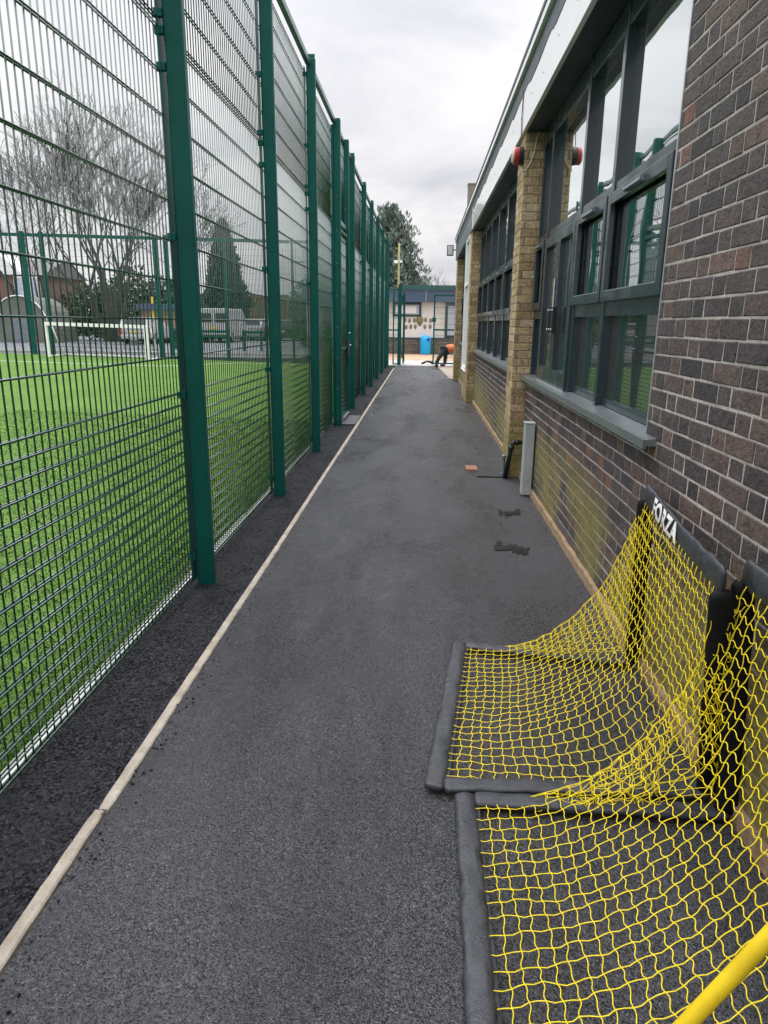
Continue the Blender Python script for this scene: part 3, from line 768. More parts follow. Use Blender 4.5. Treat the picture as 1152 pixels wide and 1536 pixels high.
# small white goal on the pitch
gl = thing('pitch_goal', 'white framed mini football goal with net at the far end of the pitch', 'goal', (-11.4, 24.6, pz(-11.4)))
gx0, gx1 = -13.2, -9.62
def Z(x, z): return pz(x)+z+.004
m = MB()
for x in (gx0, gx1): m.rbox(x-.062, x+.062, 24.54, 24.65, Z(x, 0), Z(x, 1.2), .008)
m.hexa([(gx0+.063,24.555,Z(gx0,1.08)),(gx1-.063,24.555,Z(gx1,1.08)),(gx1-.063,24.635,Z(gx1,1.08)),(gx0+.063,24.635,Z(gx0,1.08)),(gx0+.063,24.555,Z(gx0,1.197)),(gx1-.063,24.555,Z(gx1,1.197)),(gx1-.063,24.635,Z(gx1,1.197)),(gx0+.063,24.635,Z(gx0,1.197))])
m.build('goal_frame', MAT['white'], gl)
m = MB()
for x in (gx0, gx1):
    m.cyl((x, 24.6, Z(x, .03)), (x, 25.7, Z(x, .03)), .03, 8); m.cyl((x, 25.68, Z(x, .03)), (x, 25.0, Z(x, 1.12)), .025, 8); m.cyl((x, 25.0, Z(x, 1.12)), (x, 24.62, Z(x, 1.15)), .025, 8)
m.cyl((gx0+.03, 25.7, Z(gx0, .04)), (gx1-.03, 25.7, Z(gx1, .04)), .035, 8); m.build('rear_frame', MAT['white'], gl, True)
m = MB()
for k in range(31):
    x = gx0+(gx1-gx0)*k/30
    m.tube([(x, 24.66, Z(x, 1.13)), (x, 25.05, Z(x, 1.06)), (x, 25.40, Z(x, .55)), (x, 25.66, Z(x, .06))], .005, 4)
for t in range(13):
    t /= 12
    yy, zz = (24.66+.39*t*2.5, 1.13-.07*t*2.5) if t < .4 else (25.05+.61*(t-.4)/.6, 1.06-1.0*(t-.4)/.6)
    m.cyl((gx0, yy, Z(gx0, zz)), (gx1, yy, Z(gx1, zz)), .005, 4)
    for x in (gx0, gx1): m.cyl((x, 24.62, Z(x, zz)), (x, yy, Z(x, zz)), .004, 4)
m.build('goal_net', MAT['fabric_black'], gl, True)

# ------------------------------------------------------------------ gateway at the end of the path
GY = 26.9
gw = thing('path_gateway', 'green metal gateway standing open across the far end of the path', 'gateway', (.1, GY, 0))
m = MB(); m.rbox(-.935, -.80, GY-.06, GY+.06, -.02, 2.90, .006); m.build('gate_post', MAT['green'], gw)
m = MB(); m.rbox(1.17, 1.27, GY-.06, GY+.06, -.02, 2.9, .006); m.build('gate_post', MAT['green'], gw)
m = MB(); m.rbox(-.80, 1.17, GY-.05, GY+.05, 2.72, 2.88, .005); m.build('lintel', MAT['rail'], gw)
m = MB()   # leaf standing open along the path
m.rbox(-.745, -.695, GY+.07, GY+1.15, .05, .10, .003); m.rbox(-.745, -.695, GY+.07, GY+1.15, 2.58, 2.63, .003); m.rbox(-.747, -.693, GY+.065, GY+.12, .101, 2.579, .003); m.rbox(-.747, -.693, GY+1.10, GY+1.152, .101, 2.579, .003); m.rbox(-.745, -.695, GY+.121, GY+1.099, 1.2, 1.25, .003)
lf = m.build('open_leaf', MAT['green'], gw)
m = MB(); panel_wires(m, (-.72, GY+.12), (-.72, GY+1.1), 20, .1, 2.58, [.15+.2*k for k in range(13)], 0, 0, 0, spike=0); m.build('leaf_mesh', MAT['wire'], lf, True)
for za, zb in ((.25, .5), (2.3, 2.5)):
    m = MB(); m.rbox(-.79, -.75, GY+.0, GY+.07, za, zb, .004); m.build('hinge', MAT['black'], gw)
m = MB()   # fixed leaf on the right
m.rbox(.385, .44, GY-.03, GY+.03, .03, 2.55, .004); m.rbox(.441, 1.165, GY-.025, GY+.025, .05, .10, .003); m.rbox(.441, 1.165, GY-.025, GY+.025, 1.27, 1.33, .003); m.rbox(.441, 1.165, GY-.025, GY+.025, 2.5, 2.55, .003)
fl = m.build('closed_leaf', MAT['green'], gw)
m = MB(); panel_wires(m, (.44, GY+.03), (1.16, GY+.03), 18, .08, 2.5, [.1+.2*k for k in range(13)], 0, 0, 0, r=.004, rh=.005, spike=0); m.build('leaf_mesh', MAT['wire'], fl, True)
m = MB(); m.rbox(.34, .48, GY-.05, GY+.05, 1.58, 1.74, .005); m.build('lock_box', MAT['green'], fl)
m = MB()   # screen between the side fence and the gate post
m.rbox(-1.335, -1.295, GY-.02, GY+.02, .02, 2.72, .003); m.rbox(-1.12, -1.07, GY-.02, GY+.02, .02, 2.72, .003); m.rbox(-1.294, -.936, GY-.02, GY+.02, 2.721, 2.76, .003); m.rbox(-1.294, -1.121, GY-.02, GY+.02, 1.25, 1.30, .003); m.rbox(-1.069, -.936, GY-.02, GY+.02, .02, .06, .003); m.rbox(-1.069, -.936, GY-.02, GY+.02, 1.25, 1.30, .003)
sp = m.build('side_screen', MAT['green'], gw)
m = MB(); panel_wires(m, (-1.29, GY+.025), (-.94, GY+.025), 8, .05, 2.72, [.1+.2*k for k in range(14)], 0, 0, 0, spike=0); m.build('screen_mesh', MAT['wire'], sp, True)

# ------------------------------------------------------------------ building across the end of the yard
by = 37.0
fb = thing('yard_building', 'low white rendered building with navy fascia and brick base beyond the gateway', 'building', (1, by, 0))
m = MB(); m.box(-6, 12, by+.01, by+7, .80, 3.0); m.build('wall', MAT['render'], fb)
m = MB(); brick_face(m, (-4, by-.03, 0), (1,0,0), (0,-1,0), 0, 7.5, 0, .82, 'stretch', None, .0025); bw = m.build('brick_base', MAT['yard_brick'], fb, fix=False)
m = MB(); m.box(-6, 12, by-.03, by+.008, -.05, .80); m.build('mortar', MAT['mortar'], bw)
m = MB(); m.box(-6, 12, by-.08, by-.031, .79, .825); m.build('string_course', MAT['flash'], fb)
m = MB(); m.rbox(-6, .09, by-.35, by-.02, 2.56, 3.16, .006); m.rbox(.16, 12, by-.35, by-.02, 2.56, 3.16, .006); m.build('fascia', MAT['navy'], fb)
m = MB(); m.box(.091, .159, by-.36, by-.02, 2.55, 3.165); m.build('joint_strip', MAT['steel'], fb)
m = MB(); m.box(-6.1, 12, by-.42, by+7, 3.162, 3.23); m.build('roof', MAT['steel'], fb)
m = MB()
m.rbox(-1.55, -.10, by-.06, by+.05, 1.86, 1.96, .005); m.rbox(-1.55, -.10, by-.06, by+.05, 2.44, 2.555, .005); m.rbox(-1.55, -1.44, by-.06, by+.05, 1.961, 2.439, .005); m.rbox(-.21, -.10, by-.06, by+.05, 1.961, 2.439, .005)
wn = m.build('window', MAT['frame'], fb)
m = MB(); m.box(-1.44, -.21, by-.01, by+.005, 1.96, 2.44); m.build('pane', MAT['farpane'], wn)
m = MB(); m.box(-1.40, -.36, by-.03, by-.0105, 2.02, 2.36); m.build('blind', MAT['fascia'], wn)
m = MB(); m.rbox(1.12, 2.6, by-.05, by+.05, .83, 2.55, .005); dr = m.build('glazed_door', MAT['frame'], fb)
m = MB(); m.box(1.25, 1.75, by-.056, by-.0505, .95, 2.4); m.box(1.85, 2.45, by-.056, by-.0505, .95, 2.4); m.build('pane', MAT['farpane'], dr)
# face plaques hung on the render
def mask(x, z, w, h, big=False):
    m = MB(); n = 14; d = w*.45
    def out(a):   # shield-like outline, chin narrower
        sx = math.cos(a)*w; sz = math.sin(a)*h
        if sz < 0: sx *= 1+.45*sz/h
        return sx, sz
    y = by+.005
    rings = [(1., 0), (.93, -.35), (.7, -.75), (.4, -.97)]
    base = len(m.v)
    for (f, dd) in rings:
        for k in range(n):
            sx, sz = out(2*math.pi*k/n); m.v.append((x+sx*f, y+dd*d, z+sz*f))
    for i in range(3):
        for k in range(n): m.f.append((base+i*n+k, base+i*n+(k+1) % n, base+(i+1)*n+(k+1) % n, base+(i+1)*n+k))
    m.f.append(tuple(base+3*n+k for k in range(n)))
    t = m.build('face_mask', MAT['bigmask' if big else 'mask'], loc=(x, y, z), smooth=True)
    q = MB()
    q.hexa([(x-w*.13,y-d*.85,z-h*.15),(x+w*.13,y-d*.85,z-h*.15),(x+w*.1,y-d*.85,z+h*.3),(x-w*.1,y-d*.85,z+h*.3),(x-w*.1,y-d*1.35,z-h*.15),(x+w*.1,y-d*1.35,z-h*.15),(x+w*.04,y-d*1.02,z+h*.3),(x-w*.04,y-d*1.02,z+h*.3)])
    q.build('nose', MAT['bigmask' if big else 'mask'], t)
    q = MB()
    for s in (-1, 1): q.lathe((x+s*w*.40, y-d*.78, z+h*.22), [(w*.17, 0), (w*.1, -d*.10)], 10, 'y')
    q.build('eye', MAT['hair'], t)
    q = MB(); q.rbox(x-w*.32, x+w*.32, y-d*.98, y-d*.7, z-h*.46, z-h*.34, .003); q.build('mouth', MAT['hair'], t)
    return t
tag(mask(-.17, 1.66, .19, .27, True), 'large olive green face mask in the middle of the white wall', 'mask')
for (x, z) in ((-.92, 1.68), (-.69, 1.655), (-.44, 1.665), (.13, 1.70), (.39, 1.665), (-.86, 1.33), (-.62, 1.36), (-.39, 1.365), (.10, 1.36), (.37, 1.37)):
    tag(mask(x, z, .085, .125), 'small brown clay face mask hung on the white yard wall', 'mask', 'small clay face masks on the white wall')
# blue bin
bn = thing('litter_bin', 'bright blue round topped litter bin in front of the brick base', 'bin', (.155, by-.45, 0))
m = MB(); m.lathe((.155, by-.45, 0), [(.25, .0), (.265, .05), (.275, .5), (.275, .72), (.262, .80), (.22, .88), (.15, .93), (.05, .945)], 24); m.build('bin_body', MAT['blue'], bn, True)
m = MB(); m.rbox(.21, .37, by-.735, by-.60, .70, .80, .01); m.build('bin_opening', MAT['darkblue'], bn)
# hose lying on the path end
m = MB(); m.tube([(-.02, 27.6, .03), (.06, 27.55, .06), (.18, 27.6, .11), (.30, 27.6, .10), (.38, 27.6, .04)], [.03, .045, .035, .05, .03], 8)
m.tube([(.36, 27.6, .02), (.40, 27.6, .13)], .04, 8)
o = m.build('rubber_hose', MAT['black'], loc=(.15, 27.6, 0), smooth=True); tag(o, 'short black bent hose lying on the pale concrete in the gateway', 'hose')

# worker bending down behind the last pier
def skin(name, verts, edges, radii, m, parent, root=0, sub=2):
    o0 = Vector(ORIG[parent.name])
    me = bpy.data.meshes.new(name); me.from_pydata([tuple(Vector(v)-o0) for v in verts], edges, []); me.materials.append(m)
    o = bpy.data.objects.new(name, me); COL.objects.link(o); o.parent = parent; ORIG[o.name] = tuple(o0)
    s = o.modifiers.new('skin', 'SKIN'); s.use_smooth_shade = True
    for i, r in enumerate(radii): me.skin_vertices[0].data[i].radius = (r, r) if not hasattr(r, '__len__') else r
    me.skin_vertices[0].data[root].use_root = True
    q = o.modifiers.new('sub', 'SUBSURF'); q.levels = sub; q.render_levels = sub
    return o
wk = thing('person', 'worker in orange top and dark trousers bending down by the far gateway', 'person', (.9, 26.1, 0))
wy = 26.1; px_ = -.13
V = [(.98,wy,.64),(1.08,wy,.66),(1.22,wy,.68),(1.36,wy,.66),(1.46,wy,.62),(1.54,wy,.57),(1.60,wy,.55),
     (.93,wy-.10,.60),(.76,wy-.12,.36),(.63,wy-.10,.10),(.60,wy-.10,.05),(.68,wy-.10,.03),
     (.98,wy+.10,.58),(.98,wy+.12,.30),(.96,wy+.10,.08),(.88,wy+.10,.04),(.82,wy+.10,.03),
     (1.36,wy-.17,.64),(1.38,wy-.20,.38),(1.44,wy-.16,.14),(1.46,wy-.15,.06),
     (1.36,wy+.17,.64),(1.40,wy+.20,.38),(1.46,wy+.16,.14),(1.48,wy+.15,.06)]
Ed = [(0,1),(1,2),(2,3),(3,4),(4,5),(5,6),(0,7),(7,8),(8,9),(9,10),(10,11),(0,12),(12,13),(13,14),(14,15),(15,16),(3,17),(17,18),(18,19),(19,20),(3,21),(21,22),(22,23),(23,24)]
Ra = [.12,.12,.125,.12,.06,.095,.085,.085,.062,.045,.04,.03,.085,.062,.045,.04,.03,.05,.042,.033,.028,.05,.042,.033,.028]
V = [(a+px_, b, c) for a, b, c in V]
skin('body', V, Ed, Ra, MAT['skin'], wk)
tv = [V[0],V[7],V[8],V[9],V[12],V[13],V[14]]; skin('trousers', tv, [(0,1),(1,2),(2,3),(0,4),(4,5),(5,6)], [.140,.105,.078,.064,.105,.078,.064], MAT['trouser'], wk)
jv = [V[0],V[1],V[2],V[3],V[17],V[18],V[21],V[22]]; skin('orange_top', jv, [(0,1),(1,2),(2,3),(3,4),(4,5),(3,6),(6,7)], [.135,.158,.155,.142,.07,.06,.07,.06], MAT['orange'], wk)
for a, b in (((.49,wy-.10,.045),(.59,wy-.10,.04)), ((.84,wy+.10,.05),(.67,wy+.10,.035))):
    m = MB(); m.tube([a, ((a[0]+b[0])/2, a[1], .05), b], [.055, .058, .04], 10); m.build('boot', MAT['black'], wk, True)
skin('hair', [(1.41,wy,.585),(1.455,wy,.60)], [(0,1)], [.098,.088], MAT['hair'], wk)

# ------------------------------------------------------------------ folding goals leaning on the wall
def pl(prof, x):
    for (a, b), (c, d) in zip(prof, prof[1:]):
        if x <= c: return b+(d-b)*(x-a)/(c-a)
    return prof[-1][1]
def arc(prof, n):
    segs = [math.hypot(c[0]-a[0], c[1]-a[1]) for a, c in zip(prof, prof[1:])]; T = sum(segs); out = []
    for i in range(n+1):
        d = T*i/n
        for k, s in enumerate(segs):
            if d <= s or k == len(segs)-1:
                t = min(1, d/s); a, c = prof[k], prof[k+1]; out.append((a[0]+(c[0]-a[0])*t, a[1]+(c[1]-a[1])*t)); break
            d -= s
    return out
def smooth_prof(p, it=3):
    for _ in range(it):
        q = [p[0]]
        for a, b in zip(p, p[1:]): q += [(.75*a[0]+.25*b[0], .75*a[1]+.25*b[1]), (.25*a[0]+.75*b[0], .25*a[1]+.75*b[1])]
        q.append(p[-1]); p = q
    return p
EDGE = smooth_prof([(0,.02),(.28,.022),(.42,.075),(.53,.14),(.66,.245),(.755,.365),(.87,.56),(1.,.98)])   # x fraction front-back, z fraction of height
LOWP = smooth_prof([(0,.02),(.40,.010),(.66,.022),(.82,.09),(.90,.26),(.95,.52),(.985,.8),(1.,.98)])
MIDP = smooth_prof([(0,.02),(.25,.035),(.45,.10),(.64,.20),(.82,.38),(.93,.64),(1.,.98)])
def sleeve(m, pts, rw, rh, seed, wr=.006, n=14, wob=1.):
    """fabric tube: elliptical section with wrinkles; pts dense"""
    pts = [Vector(p) for p in pts]; base = len(m.v); k = len(pts)
    for i, p in enumerate(pts):
        t = (pts[min(i+1, k-1)]-pts[max(i-1, 0)]).normalized()
        a = Vector((0, 0, 1)) if abs(t.z) < .8 else Vector((0, 1, 0))
        nx = t.cross(a).normalized(); ny = nx.cross(t).normalized()
        e = 1.
        if i == 0 or i == k-1: e = .72
        for q in range(n):
            th = 2*math.pi*q/n; c, s = math.cos(th), math.sin(th)
            c = math.copysign(abs(c)**.72, c); s = math.copysign(abs(s)**.72, s)
            w = wr*(noise.noise(Vector((p.x*13+c*1.3, p.y*13+s*1.3, seed+p.z*13)))*.7 + .9*noise.noise(Vector((p.x*9+c, p.y*9+s*2, seed*2+p.z*9))))
            w += wr*.7*math.sin(i*.8+2.2*th+3*noise.noise(Vector((p.x*6, p.y*6, seed))))*max(0, noise.noise(Vector((p.y*5, p.x*5, seed+5)))+.2)
            m.v.append(tuple(p + nx*(c*(rw+w)*e) + ny*(s*(rh+w*.8)*e)))
    for i in range(k-1):
        for q in range(n):
            j = (q+1) % n; m.f.append((base+i*n+q, base+i*n+j, base+(i+1)*n+j, base+(i+1)*n+q))
    m.f.append(tuple(base+q for q in range(n-1, -1, -1))); m.f.append(tuple(base+(k-1)*n+q for q in range(n)))
def lerp(a, b, t): return Vector(a)+(Vector(b)-Vector(a))*t
def line(a, b, n): return [lerp(a, b, i/n) for i in range(n+1)]
def chaikin(p, it=2):
    for _ in range(it):
        q = [p[0]]
        for a, b in zip(p, p[1:]): q += [a.lerp(b, .25), a.lerp(b, .75)]
        q.append(p[-1]); p = q
    return p
def fold_goal(name, label, F0, F1, T0, T1, B0, B1, seed, NS=24, NU=33, tangle=.004):
    """F: front bar ends (0 near, 1 far); T: top bar ends; B: feet of the uprights"""
    rg = random.Random(seed)
    base = lerp(F0, B1, .5); base.z = 0
    g = thing(name, label, 'goal', tuple(base), 'folding goals along the wall')
    F0, F1, T0, T1, B0, B1 = [Vector(v) for v in (F0, F1, T0, T1, B0, B1)]
    m = MB(); sleeve(m, line(F0+(F0-F1)*.02, F1+(F1-F0)*.02, 120), .034, .0145, seed, .0062); fbar = m.build('front_bar', MAT['fabric'], g, True)
    m = MB(); off = Vector((.038, 0, -.006)); a, b_ = F0+off, F1+off
    for i in range(60):
        p, q = a.lerp(b_, i/60), a.lerp(b_, (i+1)/60)
        wz = lambda v: Vector((.0015*noise.noise(Vector((v.y*20, seed, 0))), 0, .002*noise.noise(Vector((v.y*14, 2, seed)))))
        p, q = p+wz(p), q+wz(q)
        m.hexa([p+Vector((-.008, 0, 0)), p+Vector((.007, 0, -.002)), q+Vector((.007, 0, -.002)), q+Vector((-.008, 0, 0)), p+Vector((-.008, 0, .006)), p+Vector((.007, 0, .003)), q+Vector((.007, 0, .003)), q+Vector((-.008, 0, .006))])
    m.build('seam_lip', MAT['fabric'], fbar)
    for (f, b) in ((F0, B0), (F1, B1)):
        m = MB(); sleeve(m, line(f+Vector((.03, 0, 0)), Vector((b.x, b.y, .022)), 90), .033, .0135, seed+3, .0045); m.build('base_bar', MAT['fabric'], g, True)
    tb = MB(); tp = line(T0, T1, 60); tp = [p+Vector((0, 0, -.025*math.sin(math.pi*i/60)*.7)) for i, p in enumerate(tp)]
    base_i = len(tb.v)
    sleeve(tb, tp, .0115, .046, seed+9, .0055); tbo = tb.build('top_bar', MAT['fabric'], g, True)
    for (b, t) in ((B0, T0), (B1, T1)):
        m = MB(); n = 40
        sleeve(m, line(b, t+Vector((0, 0, -.03)), n), .036, .020, seed+5, .004); m.build('upright', MAT['fabric_black'], g, True)
    # knots of the net sheet
    ea, ma, la = arc(EDGE, NU), arc(MIDP, NU), arc(LOWP, NU)
    K = [[None]*(NU+1) for _ in range(NS+1)]
    for i in range(NS+1):
        s = i/NS; f = F0.lerp(F1, s)+Vector((.030, 0, .0)); t = T0.lerp(T1, s)+Vector((-.012, 0, -.045)); b = B0.lerp(B1, s)
        e = max(0., (s-.34)/.66)**1.6; w0 = min(1., s/.34); w0 = w0*w0*(3-2*w0)
        H = t.z
        for j in range(NU+1):
            mx_, mz_ = ma[j][0]*w0+la[j][0]*(1-w0), ma[j][1]*w0+la[j][1]*(1-w0)
            xf = ea[j][0]*e+mx_*(1-e); zf = ea[j][1]*e+mz_*(1-e)
            x = f.x+(t.x-f.x)*xf; y = f.y+(t.y-f.y)*xf
            z = .012+zf*H/.98
            jt = .003 if 0 < j < NU else 0.
            wv = .012*noise.noise(Vector((x*5, y*5, seed)))
            # cords crowd towards the taut edges
            K[i][j] = Vector((x+rg.gauss(0, jt)+wv, y+rg.gauss(0, jt)+wv, max(.008, z+rg.gauss(0, jt*.7)+abs(wv)*.5)))
    NR = .0015
    m = MB()
    for i in range(NS+1):
        pts = []
        for j in range(NU):
            a, b = K[i][j], K[i][j+1]; d = (b-a)
            k = (1 if (i+j) % 2 else -1)
            pts += [a, a+d*.5+Vector((0, .003*k, -.002))]
        pts.append(K[i][NU]); m.tube(pts, NR, 5)
    for j in range(1, NU):
        pts = []
        amp = .0014+.0078*(j/NU)**.8*(1-.5*(j/NU)**3)+.001*math.sin(j*.7)
        for i in range(NS):
            a, b = K[i][j], K[i][j+1 if j < NU else j]; c = K[i+1][j]
            d = (c-a); u = (K[i][j+1]-K[i][j-1]).normalized()
            pts += [a, a+d*.28-u*amp*1.1+Vector((0, 0, -.001)), a+d*.72+u*amp*1.1]
        pts.append(K[NS][j]); m.tube(chaikin(pts, 1), NR, 5)
    for i in (NS,):     # doubled cord along the free edges
        m.tube([p+Vector((0, .003, .002)) for p in K[i]], NR, 5)
    # knots
    for i in range(0, NS+1):
        for j in range(1, NU): 
            p = K[i][j]; r = .0034
            m.lathe((p.x, p.y, p.z-.002), [(.0012, 0), (r*.8, .0012), (.0012, .004)], 5)
    nt_ = m.build('net', MAT['net'], g, True)
    # slack triangular side nets between the free edge, the base bar and the upright
    for (i, f, b, t, sd) in ((NS, F1, B1, T1, 1),):
        m = MB(); NT = 9
        Q = []
        for j in range(0, NU+1):
            e = K[i][j]; fr = j/NU
            if e.z < .38*t.z: gpt = Vector((min(e.x+.02, b.x), f.y+(b.y-f.y)*min(1, (e.x-f.x)/(b.x-f.x)), .035))
            else:
                h = (e.z-.38*t.z)/(.62*t.z); gpt = Vector((b.x-.02+(t.x-b.x)*h, b.y+(t.y-b.y)*h, .06+h*(t.z-.1)))
            row = []
            for k in range(NT+1):
                w = k/NT; bul = math.sin(math.pi*w)
                tg = tangle*(bul**.5)
                p = e.lerp(gpt, w)+Vector((rg.gauss(0, tg), rg.gauss(0, tg)-sd*.02*bul, rg.gauss(0, tg)-.02*bul))
                p.z = max(.012, p.z); row.append(p)
            Q.append(row)
        for j in range(5, NU, 1): 
            pts = Q[j]
            out = []
            for a, c in zip(pts, pts[1:]): out += [a, a.lerp(c, .5)+Vector((rg.gauss(0, tangle*.5), rg.gauss(0, tangle*.5), rg.gauss(0, tangle*.4)))]
            out.append(pts[-1]); m.tube(chaikin(out), NR, 4)
        for k in range(1, NT):
            out = []
            for j in range(5, NU):
                a, c = Q[j][k], Q[j+1][k]; out += [a, a.lerp(c, .5)+Vector((rg.gauss(0, tangle*.6), rg.gauss(0, tangle*.6), rg.gauss(0, tangle*.5)-.004))]
            m.tube(chaikin(out), NR, 4)
        m.build('side_net', MAT['net'], g, True)
    return g, tbo, tp
g1, tb1, tp1 = fold_goal('folding_goal', 'black folding goal with yellow net and white lettering, the one farther from the camera',
    (.078, 2.035, .024), (.212, 3.10, .024), (.905, 1.985, .795), (.985, 2.99, .825), (.985, 2.06, .02), (1.0, 2.98, .02), 21)
g2, tb2, tp2 = fold_goal('folding_goal', 'black folding goal with yellow net nearest the camera, in front of the lettered one',
    (.165, .80, .024), (.175, 1.965, .024), (.975, .93, .80), (.985, 2.03, .815), (1.0, .9, .02), (1.005, 1.96, .02), 33, 24, 31, .013)
# white lettering on the far goal's top sleeve
cu = bpy.data.curves.new('lettering', 'FONT'); cu.body = 'FORZA'; cu.size = .105; cu.extrude = .0012; cu.offset = .0034; cu.space_character = 1.0
to = bpy.data.objects.new('tmp_text', cu); COL.objects.link(to)
dg = bpy.context.evaluated_depsgraph_get(); dg.update()
me = bpy.data.meshes.new_from_object(to.evaluated_get(dg)); bpy.data.objects.remove(to)
xs = [v.co.x for v in me.vertices]; wtxt = max(xs)-min(xs); xm = min(xs)
d = (tp1[0]-tp1[-1]).normalized()        # reads from the far end towards the camera
o0 = Vector(ORIG[g1.name]); targ = .355
upv = Vector((0, 0, 1)); nrm = Vector((-1, 0, 0))
for v in me.vertices:
    fx = (v.co.x-xm)/wtxt; i = 12+fx*(targ/(tp1[0]-tp1[-1]).length)*60
    k = 60-i; k0 = int(k); t = k-k0
    p = tp1[k0].lerp(tp1[min(60, k0+1)], t)
    zz = (v.co.y-.036)*.90+.011
    out = .019*math.sqrt(max(.05, 1-(zz/.058)**2))
    v.co = p + upv*zz + nrm*(out+.0035+v.co.z*.5) - o0
me.materials.clear(); me.materials.append(MAT['white']); me.name = 'lettering'
lo = bpy.data.objects.new('lettering', me); COL.objects.link(lo); lo.parent = tb1; lo['label'] = 'white letters reading FORZA'
# yellow pole
m = MB(); m.tube([(.335, 1.0, .012), (.50, 1.0, .302), (.617, 1.0, .509), (1.015, 1.0, 1.225)], .0150, 20)
o = m.build('yellow_pole', MAT['yellow'], loc=(.335, 1.0, 0), smooth=True); tag(o, 'thick yellow plastic pole leaning across the nearest goal net against the wall', 'pole')
m = MB(); m.tube([(.3245, 1.0, -.006), (.347, 1.0, .034)], .0175, 16); m.build('rubber_end', MAT['black'], o, True)

# ------------------------------------------------------------------ trees and planting
def tuft(m, p, r, n, size, up=.5, w=.18, rr=R):
    for _ in range(n):
        d = Vector((rr.gauss(0, 1), rr.gauss(0, 1), rr.gauss(0, 1))); d.normalize()
        c = p + d*r*rr.random()**.5
        l = (d + Vector((0, 0, up))).normalized()*size*rr.uniform(.6, 1.3)
        s = l.cross(Vector((rr.gauss(0, 1), rr.gauss(0, 1), rr.gauss(0, 1))))
        if s.length < 1e-5: continue
        s = s.normalized()*size*w
        m.quad(c-s*.5, c+l*.5-s, c+l, c+l*.5+s)
def bare_tree(base, H, seed, spread=.5, stems=1, mat='bark', lab='', r0=.22, grp=None, depth=6, lean=0.):
    rt = random.Random(seed); m = MB(); tw = MB()
    def grow(p, d, l, r, k):
        n = 3; pts = [p]; rs = [r]
        for i in range(n):
            d = (d+Vector((rt.gauss(0, .13), rt.gauss(0, .13), rt.gauss(.03, .08)))).normalized(); p = p+d*l/n; pts.append(p); rs.append(max(.009, r*(1-.35*(i+1)/n)))
        (m if k <= 2 else tw).tube(pts, rs, 6 if k <= 2 else 4 if k < 4 else 3, False)
        if k >= depth: return
        c = rt.choice([2, 3, 3]) if k < 4 else rt.choice([2, 2, 3])
        for i in range(c):
            a = rt.uniform(0, 6.28); s = spread*rt.uniform(.5, 1.25)
            side = Vector((math.cos(a), math.sin(a), rt.uniform(-.1, .3)))
            q = pts[-1] if i < 2 else pts[2]
            grow(q, (d+side*s).normalized(), l*rt.uniform(.66, .86), max(.009, rs[-1]*rt.uniform(.55, .75)), k+1)
    for s in range(stems):
        a = 6.28*s/stems+rt.random(); off = Vector((math.cos(a), math.sin(a), 0))*(.35 if stems > 1 else 0)
        dd = Vector((off.x*.55+lean, off.y*.55, 1)).normalized()
        grow(Vector(base)+off, dd, H*.27*rt.uniform(.85, 1.1), r0/(1 if stems == 1 else 1.5), 0)
    t = thing('bare_tree', lab, 'tree', base, grp)
    m.build('trunk', MAT[mat], t, True, fix=False); tw.build('crown', MAT[mat], t, True, fix=False); return t
bare_tree((-19.3, 44, .2), 12., 4, .40, 6, 'bark', 'many stemmed bare winter tree behind the white goal, widest of the leafless trees', .30, None, 7)
bare_tree((-15.6, 47, .2), 10.6, 9, .42, 3, 'bark', 'leafless tree left of the tall conifer, its lower stem wrapped in ivy', .2, None, 6)
bare_tree((-25.5, 46, .2), 12.5, 15, .5, 2, 'bark', 'leafless tree at the far left edge above the grey dome shelter', .26, None, 6)
bare_tree((1.6, 66, 0), 7.3, 31, .55, 2, 'bark', 'small pale bare tree between the dark pine and the school roof', .12, None, 5)
bare_tree((3.0, 70, 0), 8.2, 37, .4, 1, 'bark', 'thin upright bare tree just left of the school floodlight', .12, None, 5)
# ivy on the second bare tree
def bush(name, lab, cat, blobs, mat, n, size, base, up=.2, w=.3, grp=None, stem=True):
    t = thing(name, lab, cat, base, grp); m = MB(); rr = random.Random(int(abs(base[0]*31+base[1]*7)))
    for (c, r, k) in blobs:
        for _ in range(int(n*k)):
            d = Vector((rr.gauss(0, 1), rr.gauss(0, 1), rr.gauss(0, 1))); d.normalize()
            q = Vector(c)+Vector((d.x*r[0], d.y*r[1], d.z*r[2]))*(rr.random()**.33)*(1+.22*noise.noise(Vector(d*2.5)+Vector(c)))
            if q.z < base[2]+.05: q.z = base[2]+.05+rr.random()*.3
            tuft(m, q, size*.8, 3, size, up, w, rr)
    m.build('crown', MAT[mat], t, False, fix=False)
    if stem:
        s = MB()
        for k in range(4): s.tube([(base[0]+rr.uniform(-.3,.3), base[1]+rr.uniform(-.2,.2), base[2]-.1), (base[0]+rr.uniform(-.6,.6), base[1], base[2]+blobs[0][0][2]*.6)], [.06, .03], 6)
        s.build('stem', MAT['bark'], t, True, fix=False)
    return t
bush('ivy_clump', 'dull green ivy clump around the bare tree stems behind the goal', 'shrub', [((-18.4,46,2.2),(3.2,1.2,2.2),1.),((-15.4,46.5,2.6),(1.0,1,2.4),.6),((-21.5,46.2,1.8),(1.6,1,1.6),.5)], 'ivy', 800, .30, (-18, 46, .2))
